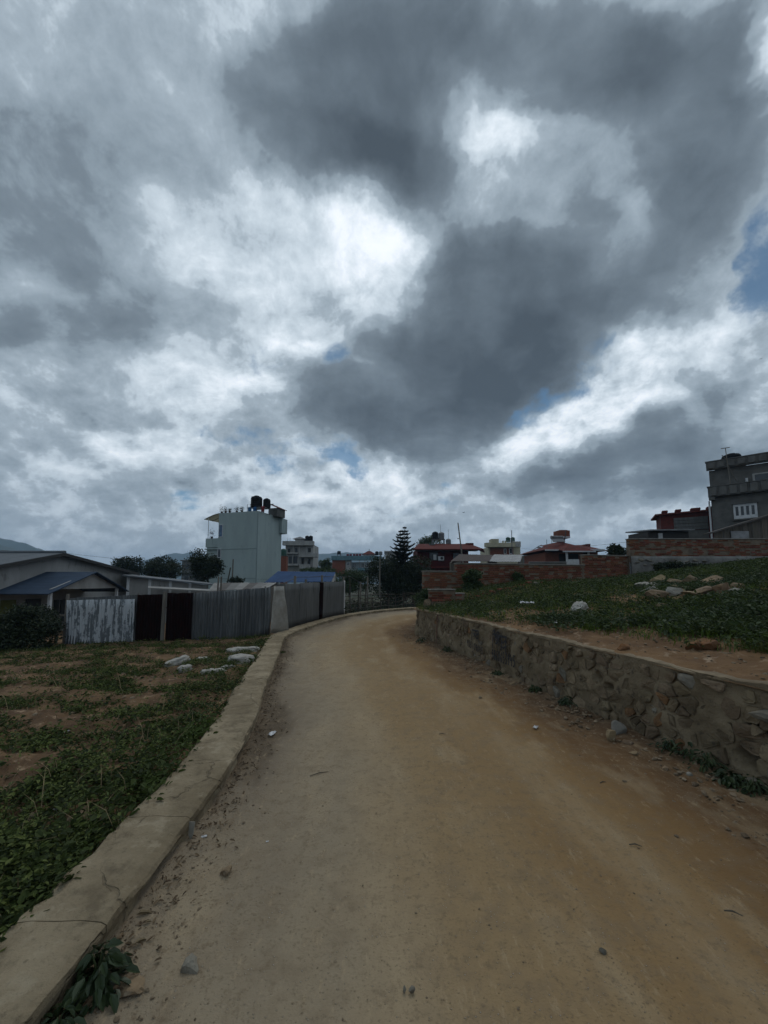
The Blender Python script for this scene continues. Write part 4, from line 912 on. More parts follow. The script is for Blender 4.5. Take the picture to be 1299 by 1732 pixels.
# --- tall pale teal house
def teal_house():
    C = P(433, 985, 37.0); zb = -1.0; rz = R(-16.7); t = thing('teal_house', 'tall narrow pale teal house with black tanks on its roof', 'house', (C.x, C.y, zb), rz)
    top = P(441, 866, 37).z - zb; W_, Dp = 4.55, 4.3; ter = P(345, 909, 38).z - zb; f2 = P(345, 927, 38).z - zb
    MB().box(-W_, 0, 0, Dp, 0, top).build('wall', plaster_teal, t)
    parapet(t, -W_ - .002, .002, -.002, Dp + .3, top, top + .12, plaster_teal, .15)
    MB().box(-.6, .32, Dp - .001 - .5, Dp + .6, top - 1.6, top - .02).build('roof_upstand', plaster_teal, t)
    MB().box(-.03, .035, -.035, .03, 0, top - .005).build('corner_edge_line', mat('teal_trim', (.20, .245, .245), rough=.9), t)  # added dark line, marks the corner where both faces shade alike
    for zz in (2.95, 5.85): MB().box(-W_ + .0, -.04, -.025, -.001, zz, zz + .05).build('string_course', mat('teal_trim', (.20, .245, .245)), t)
    # lower wing with terrace
    wx = -W_ - 1.65
    MB().box(wx, -W_ - .002, .35, Dp, 0, ter - .9).build('wing_wall', plaster_teal, t); parapet(t, wx - .08, -W_ - .003, .25, Dp, ter - .9, ter, plaster_teal, .12, 'terrace_parapet')
    MB().box(wx - .06, -W_ + .0, .1, .345, f2 - .08, f2 + .02).build('ledge', plaster_teal, t)
    # corner openings of the tall block
    wz = P(380, 884, 37).z - zb; wz1 = P(380, 906, 37).z - zb
    skyglass = mat('blue_tinted_glass', (.05, .12, .22), (.03, .07, .14), 3, .1, spec=.6)
    window(t, -W_ + .05, -W_ + .55, wz1, wz, 0.0, frame_white, .05, 0, pane=skyglass)
    za, zb2 = P(375, 957, 37).z - zb, P(375, 926, 37).z - zb
    window(t, -W_ + .02, -W_ + .42, za, zb2, 0.0, frame_white, .04, 0, 1)
    window(t, wx + .95, wx + 1.45, za + .15, zb2 - .55, .35, frame_white, .05, 0)
    MB().box(-W_ + .05, -W_ + .35, -.03, .0, .1, 1.3).build('door', frame_dark, t)
    MB().box(-.02, .0, -.015, Dp, 2.9, 2.93).build('string_line', frame_dark, t)
    # awning of the terrace: curved translucent sheets on hoops
    aw = MB(); n = 8
    for i in range(n + 1):
        u = i / n; z = ter + 2.0 + .55 * math.sin(u * math.pi * .55); x = wx - .35 + u * 2.3
        aw.v += [(x, .2, z), (x, Dp - .6, z)]
    aw.f = [(2 * i, 2 * i + 2, 2 * i + 3, 2 * i + 1) for i in range(n)]
    ao = aw.build('awning', leaf_mat('pale_awning_sheet', (.50, .48, .40), (.50, .48, .40), rough=.6, transl=.65), t, True); ao.modifiers.new('thickness', 'SOLIDIFY').thickness = .02
    for yy in (.25, 1.4, 2.5, Dp - .65): MB().tube([(wx - .35 + u / 8 * 2.3, yy, ter + 1.97 + .55 * math.sin(u / 8 * math.pi * .55)) for u in range(9)], .025, 6).build('awning_hoop', frame_dark, ao)
    for xx, yy in ((wx + .15, .3), (wx + 1.45, .3), (wx + .15, Dp - .7)): MB().tube([(xx, yy, ter - .02), (xx, yy, ter + 2.15)], .03, 6).build('awning_post', frame_white, t)
    M = Matrix.Translation(C) @ Matrix.Rotation(rz, 4, 'Z'); w = lambda x, y, z: tuple((M @ Vector((x, y, 0))).xy) + (zb + z,)
    zt = top + .0; zt0 = P(441, 856, 38).z - zb
    tank_stand('steel stand carrying the tanks on the teal house roof', w(-.55, 1.1, top), 1.5, 1.0, .62, rz)
    water_tank('larger black water tank on the teal house roof', w(-.9, 1.0, top + .62), .55, 1.25, tank_black); water_tank('smaller black water tank on the teal house roof', w(.05, 1.35, top + .62), .36, 1.0, tank_black)
    st = thing('stair_hut', 'small red roofed stair hut on the teal house roof', 'hut', w(0.1, 3.2, top), rz); MB().box(-.6, .45, -.7, .8, 0, .85).build('wall', plaster_grey, st)
    MB().slab([(-.75, -.85, 1.45), (.6, -.85, .85), (.6, .95, .85), (-.75, .95, 1.45)], .06).build('roof', roof_red, st)
    p = thing('bent_pipe', 'bent vent pipe rising from the teal house roof edge', 'pipe', w(-.02, 2.0, top)); MB().tube([(0, 0, 0), (.05, 0, 1.05), (.12, 0, 1.15), (.38, 0, 1.17)], .045, 8).build('pipe_run', steel, p)
    antenna('thin mast beside the tanks on the teal house', w(-1.5, 1.0, top), 1.9, r=.02)
    g = MB(); 
    fr = thing('rail_frame', 'thin steel rail frame left of the tanks on the teal house', 'rail', w(-1.75, .7, top), rz); MB().tube([(0, 0, 0), (0, 0, 1.0), (.35, 0, 1.0), (.35, 0, 0)], .025, 6).build('hoop', steel, fr)
    # washing and pots along the roof edge
    for k, (x, c, nm) in enumerate(((-1.35, (.03, .10, .19), 'first blue cloth hung under the tanks on the teal house'), (-.75, (.02, .09, .22), 'second blue cloth hung under the tanks on the teal house'), (.18, (.16, .02, .02), 'red cloth hung by the bent pipe on the teal house'))):
        cl = thing('hung_cloth', nm, 'cloth', w(x, .5, top + .1), rz, 'washing on the teal house roof'); mb = MB(); n = 6
        for j in range(5):
            for i in range(n): mb.v.append((i * .085 - .2 + .03 * nz(i, j, k), .05 * math.sin(i * 1.9 + j * .4), .55 - j * .14 + .02 * nz(i, j, k + 3)))
        mb.f = [(j * n + i, j * n + i + 1, (j + 1) * n + i + 1, (j + 1) * n + i) for j in range(4) for i in range(n - 1)]
        o = mb.build('fabric', mat('cloth_%d' % k, c, rough=.9), cl, True); o.modifiers.new('thickness', 'SOLIDIFY').thickness = .01
    return w, top, zb, wx, ter
TH = teal_house()

def far_house(name, label, x0, x1, ybase, ytop, Y, m, depth=5.0, floors=2, parts=None, rz=0.0, cat='house'):
    """plain frontal block; returns root and helpers in local metres"""
    a, b = P(x0, ytop, Y), P(x1, ytop, Y); zb = P(x0, ybase, Y).z; t = thing(name, label, cat, (a.x, Y, zb), rz); w = b.x - a.x; h = a.z - zb
    MB().box(0, w, 0, depth, 0, h).build('wall', m, t)
    loc = lambda px, py: (P(px, py, Y).x - a.x, P(px, py, Y).z - zb)
    return t, w, h, loc, a, zb
# --- white villa in the middle distance
def white_villa():
    Y = 62.0; t, w, h, L, a, zb = far_house('white_villa', 'pale three storey villa with wide balconies and two dark tanks on top', 483, 530, 985, 921, Y, plaster_white, 5)
    def band(p0, p1, y0, y1, d, nm, m=plaster_white): q0, q1 = L(p0, y1), L(p1, y0); MB().box(q0[0], q1[0], -d, .0 - .001, q0[1], q1[1]).build(nm, m, t)
    band(480, 532, 916, 923, .9, 'roof_band'); band(509, 539, 937, 943, 1.3, 'balcony_front'); band(484, 505, 935, 937, .7, 'balcony_slab'); band(484, 506, 954, 957, .9, 'terrace_slab'); band(509, 525, 955, 962, 1.2, 'balcony_front')
    for px in (486, 496, 506, 518): q0, q1 = L(px, 962), L(px + 1.6, 923); MB().box(q0[0], q1[0], -.55, -.4, q0[1], q1[1]).build('column', plaster_white, t)
    for p0, p1, y0, y1 in ((487, 491, 928, 935), (521, 526, 927, 934), (499, 503, 927, 935), (488, 494, 941, 953), (496, 503, 941, 953), (521, 525, 945, 954), (510, 514, 944, 954)): q0, q1 = L(p0, y1), L(p1, y0); window(t, q0[0], q1[0], q0[1], q1[1], 0, frame_dark, .07, 1)
    q0, q1 = L(498, 916), L(512, 911); MB().box(q0[0], q1[0], .5, 2.0, q0[1], q1[1]).build('roof_room', plaster_white, t); c = ((q0[0] + q1[0]) / 2, 1.25); s_ = 1.05
    MB().add([(c[0] - s_, c[1] - s_, q1[1]), (c[0] + s_, c[1] - s_, q1[1]), (c[0] + s_, c[1] + s_, q1[1]), (c[0] - s_, c[1] + s_, q1[1]), (c[0], c[1], q1[1] + .5)], [(0, 1, 4), (1, 2, 4), (2, 3, 4), (3, 0, 4), (3, 2, 1, 0)]).build('hip_roof', roof_grey, t)
    zt = P(515, 914, Y).z; tank_stand('steel stand with paired tanks on the pale villa', (P(520, 914, Y).x, Y + 1.2, P(520, 917, Y).z), 1.2, .6, .35)
    water_tank('left black water tank on the pale villa roof', (P(517, 912, Y).x, Y + 1.2, P(517, 917, Y).z + .35), .33, .85, tank_black); water_tank('right black water tank on the pale villa roof', (P(523.4, 912, Y).x, Y + 1.2, P(517, 917, Y).z + .35), .33, .85, tank_black)
    antenna('thin mast on the left of the pale villa roof', (P(485, 917, Y).x, Y + .5, P(485, 917, Y).z), .8, r=.025); antenna('hooked mast on the pale villa roof', (P(489, 917, Y).x, Y + .5, P(489, 917, Y).z), .7, (.05, 0), .12, r=.02)
    p = P(479.5, 940, 55); water_tank('dark green water tank beside the teal house wall', (p.x, 55, p.z), .42, 1.0, tank_green)
    g = thing('tank_hut', 'narrow brick hut under the green tank by the teal house', 'hut', (p.x, 55, p.z - 4.5)); MB().box(-.5, .5, -.4, .6, 0, 4.48).build('wall', brick_far, g); MB().box(-.55, .55, -.45, .65, 4.42, 4.5).build('slab', plaster_grey, g)
white_villa()
def turquoise_house():
    Y = 75.0; t, w, h, L, a, zb = far_house('turquoise_house', 'turquoise balconied house with red pavilion roof beyond the blue shed', 595, 646, 985, 951, Y, mat('turq_wall', (.30, .34, .36), (.24, .28, .30), 1.5, .9), 6)
    tq = mat('turquoise_paint', (.12, .22, .25), (.09, .17, .20), 2, .85)
    def box(p0, p1, y0, y1, d, nm, m): q0, q1 = L(p0, y1), L(p1, y0); return MB().box(q0[0], q1[0], -d, -.002, q0[1], q1[1]).build(nm, m, t)
    box(562, 646, 941, 948, 1.4, 'roof_band', tq); box(606, 646, 961, 966, 1.3, 'balcony_front', tq); box(563, 585, 948, 975, 1.1, 'brick_wing', brick_far); box(585, 594.9, 948, 975, .9, 'wing_wall', plaster_white)
    for p0, p1, y0, y1 in ((597, 602, 952, 960), (611, 616, 952, 960), (620, 626, 952, 960), (636, 642, 952, 959)): q0, q1 = L(p0, y1), L(p1, y0); window(t, q0[0], q1[0], q0[1], q1[1], 0, frame_white, .06, 1)
    q0, q1 = L(587, 957), L(592, 951); window(t, q0[0], q1[0], q0[1], q1[1], -.9, frame_white, .06, 1)
    for px in (608, 617, 628): q0, q1 = L(px, 985), L(px + 1.2, 948); MB().box(q0[0], q1[0], -1.2, -1.05, q0[1], q1[1]).build('column', plaster_white, t)
    q0, q1 = L(614, 941), L(634, 937.5); MB().box(q0[0], q1[0], .3, 2.4, q0[1] - .1, q1[1]).build('pavilion', plaster_white, t); cx = (q0[0] + q1[0]) / 2; s_ = (q1[0] - q0[0]) / 2 + .25; zz = q1[1]
    MB().add([(cx - s_, .1, zz), (cx + s_, .1, zz), (cx + s_, 2.6, zz), (cx - s_, 2.6, zz), (cx - .25, 1.35, zz + .75), (cx + .25, 1.35, zz + .75)], [(0, 1, 5, 4), (1, 2, 5), (2, 3, 4, 5), (3, 0, 4), (3, 2, 1, 0)]).build('pavilion_roof', roof_red, t)
    MB().tube([(cx, 1.35, zz + .7), (cx, 1.35, zz + 1.15)], .05, 6).build('finial', frame_dark, t)
    p = P(573, 941, Y); tank_stand('stand under the lone tank on the turquoise house', (p.x, Y + .3, p.z), .6, .5, .45); water_tank('lone black water tank on the left of the turquoise house', (p.x, Y + .3, p.z + .45), .36, .62, tank_black)
    p = P(640, 940, Y); water_tank('dark tank on the right end of the turquoise house', (p.x - .3, Y + .3, p.z + .1), .35, .8, tank_black); water_tank('grey tank on the right end of the turquoise house', (p.x + .45, Y + .3, p.z + .1), .35, .8, tank_grey)
    for k, px in enumerate((588, 593, 599, 604, 609)):
        p = P(px, 939, Y); cl = thing('hung_cloth', ('dark red washing hung on the turquoise house roof, ' + ('first', 'second', 'third', 'fourth', 'fifth')[k] + ' from left'), 'cloth', (p.x, Y + .1, p.z - .25), 0, 'washing on the turquoise house')
        mb = MB(); n = 5
        for j in range(4):
            for i in range(n): mb.v.append((i * .12 - .24, .04 * math.sin(i * 2.1 + j), .5 - j * .13))
        mb.f = [(j * n + i, j * n + i + 1, (j + 1) * n + i + 1, (j + 1) * n + i) for j in range(3) for i in range(n - 1)]; o = mb.build('fabric', mat('cloth_red', (.13, .02, .03), rough=.9), cl, True); o.modifiers.new('thickness', 'SOLIDIFY').thickness = .01
turquoise_house()
def red_house():
    Y = 40.0; t, w, h, L, a, zb = far_house('red_house', 'dark red two storey house with deep eaves and rooftop tanks', 706, 792, 985, 927, Y, wall_red, 6)
    q0, q1 = L(702, 930), L(797, 918); e0, e1 = q0[0] - .3, q1[0] + .9; ze, zr = L(0, 930)[1], L(0, 918)[1]
    MB().slab([(e0, -1.1, ze), (e1, -1.1, ze), (e1 - .8, 1.2, zr), (e0 + .8, 1.2, zr)], .12).build('roof', roof_red, t)
    MB().box(e0 + .8, e1 - .8, 1.2, 6.2, zr - .6, zr - .02).build('roof_deck', plaster_grey, t)
    MB().slab([(e1 - .79, 1.21, zr), (e1 + .1, -1.0, ze + .02), (e1 + .9, 1.5, ze - .1), (e1 + .1, 4, zr - .1)], .1).build('roof', roof_red, t)
    MB().box(e0 + .3, e1 - .4, -.9, -.002, ze - .16, ze - .1).build('soffit', frame_dark, t)
    MB().box(*(lambda A_, B_: (A_[0], B_[0], .8, 2.2, A_[1], B_[1]))(L(792, 921), L(804, 917))).build('gable_block', roof_red, t)
    for p0, p1, y0, y1 in ((726, 741, 934, 948), (766, 782, 935, 946)): q0, q1 = L(p0, y1), L(p1, y0); window(t, q0[0], q1[0], q0[1], q1[1], 0, frame_dark, .07, 2, 1)
    q0, q1 = L(733, 947), L(738, 938); MB().box(q0[0], q1[0], -.05, -.046, q0[1], q1[1]).build('curtain', frame_white, t)
    q0, q1 = L(703, 961), L(768, 958); MB().box(q0[0], q1[0], -.3, -.003, q0[1], q1[1]).build('ledge', roof_red, t)
    q0, q1 = L(703, 968), L(712, 960); MB().box(q0[0], q1[0], -.05, -.003, q0[1], q1[1]).build('pale_panel', plaster_white, t)
    p = P(745.5, 948, Y); ac = thing('air_conditioner', 'white air conditioner box with round grille on the red house', 'air conditioner', (p.x, Y - .36, p.z)); MB().bbox(-.29, .29, 0, .3, 0, .42, .02).build('case', frame_white, ac)
    MB().lathe([(.15, 0), (.15, .02), (.05, .022)], 20).build('fan_grille', frame_dark, ac); g = ac.children[-1]; g.rotation_euler = (R(90), 0, 0); g.location = (.06, .0, .21)
    b = MB().box(-.25, .25, .05, .33, -.06, -.002).build('bracket', steel, ac)
    p = P(741, 920, Y + 2); tank_stand('steel stand of the tanks on the red house', (p.x, Y + 2, P(741, 918, Y + 2).z - .25), 1.3, .7, .62)
    zt = P(741, 918, Y + 2).z + .37; water_tank('black water tank left on the red house stand', (P(736.5, 940, Y + 2).x, Y + 2, zt), .34, .85, tank_black); water_tank('grey steel water tank right on the red house stand', (P(747, 940, Y + 2).x, Y + 2, zt), .32, .80, tank_grey)
    p = P(758.5, 921, Y + 1.6); water_tank('low grey tank standing on the red house roof', (p.x, Y + 1.6, p.z - .12), .28, .75, tank_grey)
    antenna('thin mast rising behind the tanks of the red house', (P(745.5, 940, Y + 2.5).x, Y + 2.5, P(745, 920, Y + 2.5).z), 2.2, r=.02); antenna('short thin mast right of the tanks on the red house', (P(759, 940, Y + 2.5).x, Y + 2.5, P(759, 912, Y + 2.5).z), 1.1, r=.018)
    MB().box(*(lambda A_, B_: (A_[0], B_[0], .5, 1.1, A_[1], B_[1]))(L(727, 923), L(737, 919))).build('roof_box', plaster_grey, t)
    lean = thing('leaning_pole', 'tall pole leaning left in front of the red house', 'pole', (P(783.5, 938, 34).x, 34.0, P(783.5, 960, 34).z)); MB().tube([(0, 0, 0), (-.42, 0, 4.0)], [.07, .05], 8).build('shaft', post_m, lean); MB().tube([(-.36, -.02, 2.55), (-.5, -.02, 2.6)], .04, 6).build('bracket', steel, lean)
red_house()
def iron_shed(name, label, corners, th, m, strips=0, walls=None, nsheet=5, cat='shed'):
    """lean-to roof from four survey corners (near-left, near-right, far-right, far-left), each (px, py, Y); laid in separate sheets"""
    c = [P(*q) for q in corners]; zb = min(ground_z(q.x, q.y) for q in c); ctr = (c[0] + c[1] + c[2] + c[3]) / 4; t = thing(name, label, cat, (ctr.x, ctr.y, zb)); o = t.location; ms = m if isinstance(m, list) else [m]
    for k in range(nsheet):
        u0, u1 = k / nsheet, (k + 1) / nsheet - .006; q = [c[0].lerp(c[1], u0) - o, c[0].lerp(c[1], u1) - o, c[3].lerp(c[2], u1) - o, c[3].lerp(c[2], u0) - o]
        # corrugated sheet
        mb = MB(); n = max(6, int((q[1] - q[0]).length / .15)) * 2
        for j in range(4):
            for i in range(n + 1):
                a = q[0].lerp(q[1], i / n).lerp(q[3].lerp(q[2], i / n), j / 3); mb.v.append((a.x, a.y, a.z + (.02 if i % 2 else 0) + .004 * k % .008 + .02 * nz(i * .2, j, k)))
        mb.f = [(j * (n + 1) + i, j * (n + 1) + i + 1, (j + 1) * (n + 1) + i + 1, (j + 1) * (n + 1) + i) for j in range(3) for i in range(n)]
        ob = mb.build('roof_sheet', ms[k % len(ms)], t); ob.modifiers.new('thickness', 'SOLIDIFY').thickness = -.02
    if walls:
        ins = .25; a, b, d, e = [q - o for q in c]
        def wallp(p, q, nm):
            MB().add([(p.x, p.y, 0), (q.x, q.y, 0), (q.x, q.y, q.z - .06), (p.x, p.y, p.z - .06)], [(0, 1, 2, 3)]).build(nm, walls, t).modifiers.new('thickness', 'SOLIDIFY').thickness = .08
        k = lambda p: p + Vector((0, .3 if p.y < 0 else -.1, 0)); wallp(k(a), k(b), 'front_wall'); wallp(k(b), k(d), 'side_wall'); wallp(k(e), k(a), 'side_wall')
    return t
iron_shed('blue_roofed_shed', 'low shed with bright blue iron roof behind the kerbside fence', [(447, 986, 20), (561, 984.5, 20), (568, 968.5, 23), (470, 967, 23)], .03, mat('bright_blue_sheet', (.022, .062, .15), (.016, .048, .12), 1.5, .75, spec=.12), walls=plaster_white, nsheet=7)
grey_mix = [mat('pale_old_sheet', (.22, .215, .20), (.15, .148, .14), 2, .6, .1, c3=(.10, .095, .09)), mat('dark_old_sheet', (.05, .045, .042), (.08, .07, .062), 2, .7), mat('mid_old_sheet', (.13, .128, .122), (.10, .098, .092), 2, .6, .1)]
iron_shed('patchwork_shed', 'shed roofed with loose grey and dark iron sheets below the teal house', [(352, 1001, 15.2), (452, 996, 15.2), (468, 986.5, 18), (362, 987, 18)], .03, grey_mix, walls=wood_dark, nsheet=7)
iron_shed('rusty_roof_shed', 'low shed with dark rusty roof sheets behind the brick wall', [(762, 950, 24), (828, 950, 24), (840, 939.5, 27), (777, 938, 27)], .03, [mat('rust_roof', (.060, .042, .036), (.04, .03, .027), 3, .8)], walls=wood_dark, nsheet=3)
iron_shed('bright_roof_shed', 'low shed with pale ribbed iron roof behind the brick wall', [(825, 950.5, 24.05), (880, 951, 24), (884, 939, 27), (836, 938.5, 27)], .03, [mat('pale_iron', (.26, .265, .27), (.19, .193, .197), 3, .5, .3)], walls=wood_dark, nsheet=2)
def cream_house():
    Y = 58.0; t, w, h, L, a, zb = far_house('cream_house', 'cream house with stepped parapets and two green tanks behind the sheds', 826, 880, 975, 925, Y, plaster_cream, 5)
    def box(p0, p1, y0, y1, d0, d1, nm, m): q0, q1 = L(p0, y1), L(p1, y0); return MB().box(q0[0], q1[0], d0, d1, q0[1], q1[1]).build(nm, m, t)
    box(819, 868, 919, 926, -1.0, -.002, 'balcony_front', plaster_cream); box(829, 841, 912.5, 919, -.8, .6, 'parapet_block', plaster_cream); box(868.1, 880, 916, 925, -.2, 3, 'grey_block', plaster_white)
    box(829, 868, 926.5, 940, -.06, -.003, 'brick_panel', brick_far)
    for p0, p1, y0, y1 in ((852, 856, 928, 937), (861, 866, 927, 937)): q0, q1 = L(p0, y1), L(p1, y0); window(t, q0[0], q1[0], q0[1], q1[1], -.062, frame_white, .08, 0)
    for px in (847, 851): q0, q1 = L(px, 919), L(px + 2, 915.5); MB().box(q0[0], q1[0], -.9, -.7, q0[1], q1[1]).build('parapet_post', plaster_cream, t)
    MB().box(L(842, 930)[0], L(868, 930)[0], -.85, -.8, L(0, 916.6)[1], L(0, 916)[1]).build('hand_rail', frame_white, t)
    z = P(860, 917, Y + 1).z; water_tank('left green water tank on the cream house', (P(860, 940, Y + 1).x, Y + 1, z), .32, .78, tank_green); water_tank('right green water tank on the cream house', (P(868, 940, Y + 1).x, Y + 1, z), .32, .78, tank_green)
    antenna('tall mast in front of the cream house tanks', (P(866.5, 940, 50).x, 50, P(866, 940, 50).z), P(866, 897, 50).z - P(866, 940, 50).z, r=.06)
cream_house()
def hip_house():
    Y = 40.0; t, w, h, L, a, zb = far_house('red_roofed_house', 'brick house with red hipped roof, white eaves and a brick tank tower', 922, 1011, 975, 934, Y, brick_far, 6)
    x = lambda p: L(p, 925)[0]; z = lambda q: L(0, q)[1]
    def roof(poly, faces, nm='roof'): return MB().add(poly, faces).build(nm, roof_red, t)
    # main hip
    roof([(x(914) , -1.2, z(931)), (x(1018), -1.2, z(933)), (x(1018), 7, z(933)), (x(914), 7, z(931)), (x(942), 2.4, z(919)), (x(1004), 2.4, z(918)), ], [(0, 1, 5, 4), (1, 2, 5), (2, 3, 4, 5), (3, 0, 4), (3, 2, 1, 0)])
    roof([(x(936), -2.2, z(934.5)), (x(987), -2.2, z(934.5)), (x(990), 2.6, z(917)), (x(930), 2.6, z(919.5)), (x(966), 2.6, z(911.5)), (x(962), -.2, z(920))], [(0, 1, 5), (1, 2, 4, 5), (3, 0, 5, 4), (0, 3, 2, 1), (2, 3, 4)], 'front_roof')
    for p0, p1, q0, q1, y in ((914, 935.5, 931, 933, -1.22), (935.5, 987.5, 934.6, 936.6, -2.22), (987.6, 1011, 930.5, 933, -1.22)): MB().box(x(p0), x(p1), y - .05, y + .1, z(q1), z(q0)).build('white_eave', frame_white, t)
    for px in (942, 977): MB().box(x(px), x(px + 2.5), -2.0, -1.85, 0, z(936.7)).build('porch_column', frame_white, t)
    MB().box(x(945), x(977), -.06, -.003, z(962), z(937)).build('porch_shade_panel', shadow_in, t); MB().box(x(986), x(994), -.06, -.003, z(950), z(934)).build('side_shade_panel', shadow_in, t)  # dark panels on the solid wall, painted as shade in place of openings
    MB().box(x(1006), x(1012), 1.5, 3, z(925), z(917.5)).build('end_block', roof_red, t)
    MB().box(x(964), x(971.5), 2.0, 2.7, z(914), z(907.2)).build('chimney', brick_far, t)
    MB().bbox(x(958.5), x(978), 1.6, 3.0, z(907), z(904.2), .02).build('tower_slab', frame_white, t)
    tw = MB().box(x(958), x(978), 1.65, 2.95, z(904.1), z(893.5)).build('tank_tower', brick_far, t); MB().box(x(962), x(975), 1.8, 2.8, z(893.4), z(892.4)).build('tower_lid', brick_far, tw)
    p = P(942, 917, Y + .8); s_ = thing('solar_heater', 'solar water heater with steel drum and sloped panel on the red hipped roof', 'solar heater', (p.x, Y + .8, p.z - .12)); MB().tube([(-.62, 0, .62), (.62, 0, .62)], .19, 14).build('drum', tank_grey, s_, False)
    MB().slab([(-.64, -.55, .12), (.64, -.55, .12), (.6, -.1, .55), (-.6, -.1, .55)], .05).build('panel', mat('solar_tubes', (.16, .16, .17), (.10, .10, .11), 3, .4, stretch=(14, 1, 1)), s_)
    for xx in (-.5, .5): MB().tube([(xx, .1, -.1), (xx, .1, .5)], .025, 6).build('leg', steel, s_)
    MB().tube([(.75, 0, .0), (1.2, .4, 1.35)], .05, 6).build('feed_pipe', frame_dark, s_)
    antenna('thin post on the left corner of the red hipped roof', (x(925) + a.x, Y, P(925, 927, Y).z), .9, r=.03)
    w2 = thing('low_boundary', 'pale low wall and panels in front of the red roofed house', 'wall', (P(895, 940, 30).x, 30.0, P(895, 962, 30).z)); MB().box(0, 2.9, 0, .15, 0, P(0, 951, 30).z - P(0, 962, 30).z).build('wall', plaster_grey, w2); MB().box(0, 2.95, -.03, .18, P(0, 951, 30).z - P(0, 962, 30).z, P(0, 950, 30).z - P(0, 962, 30).z).build('cap', plaster_white, w2)
    MB().box(3.0, 4.0, .2, .25, 0, .75).build('panel', frame_white, w2)
hip_house()
def right_buildings():
    # grey concrete house
    C = P(1207, 905, 26.0); zb = 1.6; rz = R(-42.5); t = thing('grey_house', 'bare grey cement house with ribbed parapets at the right edge', 'house', (C.x, C.y, zb), rz); z = lambda q: P(1207, q, 26).z - zb; Lx = 9.0
    MB().box(0, Lx, 0, 8, 0, z(797)).build('wall', plaster_grey, t)
    for y0, y1, o, nm in ((796.5, 784, .32, 'roof_parapet'), (842, 826, .38, 'balcony_parapet')):
        pb = MB().box(-.12, Lx, -o, -.003, z(y0), z(y1)).build(nm, plaster_grey, t); n = 18
        for k in range(n): x = -.12 + .1 + k * (Lx / n); MB().bbox(x, x + Lx / n - .15, -o - .10, -o - .001, z(y0) + .05, z(y1) - .05, .02).build('rib_panel', plaster_grey, pb)
        MB().box(-.16, Lx, -o - .07, -.02, z(y1) + .001, z(y1) + .06).build('parapet_cap', plaster_grey, pb)
    MB().box(-.1, .22, -.36, -.004, z(847), z(842.2)).build('beam_end', plaster_grey, t)
    # windows are placed where their bearings meet the facade
    d = Vector((math.cos(rz), math.sin(rz)))
    def fx(px): k = (px - 649.5) / FPX; return (k * C.y - C.x) / (d.x - k * d.y)
    def fz(px, py): s_ = fx(px); return P(px, py, C.y + d.y * s_).z - zb
    wdw = MB(); x0, x1 = fx(1248), fx(1289); zz0, zz1 = fz(1268, 877), fz(1268, 852); fr = MB().bbox(x0, x1, -.09, -.003, zz0, zz1, .01).build('window', frame_white, t)
    MB().box(x0 - .08, x1 + .08, -.16, -.004, zz0 - .09, zz0 - .003).build('sill', plaster_grey, t); MB().box(x0 - .05, x1 + .05, -.2, -.004, zz1 + .003, zz1 + .09).build('lintel', plaster_grey, t)
    for k in range(4): a = x0 + (x1 - x0) * (.09 + k * .225); MB().box(a, a + (x1 - x0) * .125, -.096, -.0905, zz0 + .22, zz1 - .16).build('pane', glass, fr)
    x0, x1 = fx(1288), fx(1288) + 1.3; f2 = MB().bbox(x0 - .07, x1, -.08, -.003, fz(1292, 819), fz(1292, 801), .01).build('window', plaster_white, t); MB().box(x0 + .04, x1 - .05, -.086, -.0805, fz(1292, 819) + .08, fz(1292, 801) - .08).build('pane', glass, f2)
    MB().tube([(fx(1275), -.06, fz(1275, 820)), (fx(1275), -.06, fz(1275, 809))], .07, 8).build('vent_pipe', frame_white, t)
    M = Matrix.Translation(C) @ Matrix.Rotation(rz, 4, 'Z'); 
    q = M @ Vector((1.2, 1.2, 0)); water_tank('black water tank on the grey cement house', (q.x, q.y, zb + z(797) + .3), .52, .95, tank_black); q2 = M @ Vector((.55, .8, 0)); 
    bx = thing('concrete_plinth', 'dark block under the tank on the grey cement house', 'plinth', (q.x, q.y, zb + z(797)), rz); MB().bbox(-.9, .7, -.7, .7, 0, .3, .02).build('block', plaster_grey, bx)
    q = M @ Vector((1.05, -.52, 0)); z0 = zb + z(826); an = thing('antenna_mast', 'thin leaning antenna mast braced against the grey cement house', 'antenna', (q.x, q.y, z0)); hh = P(1224, 763, 25.5).z - z0
    MB().tube([(.0, 0, 0), (-.15, .0, hh)], [.03, .022], 6).build('mast', post_m, an); MB().tube([(-.4, .05, hh - .02), (.1, -.05, hh + .03)], .025, 6).build('cross_bar', post_m, an); MB().tube([(-.08, 0, hh * .52), (.42, .0, .2)], .025, 6).build('brace', post_m, an); MB().tube([(-.1, 0, hh * .66), (-.42, .0, hh * .80)], .025, 6).build('brace', post_m, an)
    q = M @ Vector((-.1, -.1, 0)); dp = thing('drain_pipe', 'pale drain pipe down the corner of the grey cement house', 'pipe', (q.x, q.y, zb)); MB().tube([(0, 0, 0), (0, 0, z(848))], .05, 8).build('pipe_run', frame_white, dp)
    # brick building beside it
    Y = 29.0; zb2 = 1.8; b = P(1117, 870, Y); t2 = thing('brick_building', 'flat roofed dark red brick building left of the grey cement house', 'building', (b.x, Y, zb2), R(-30)); w = 3.55; zt = b.z - zb2; zr = P(1207, 862, 27.4).z - zb2
    bwall = mat('dark_far_brick', (.125, .026, .020), (.085, .022, .018), 5.0, .93)
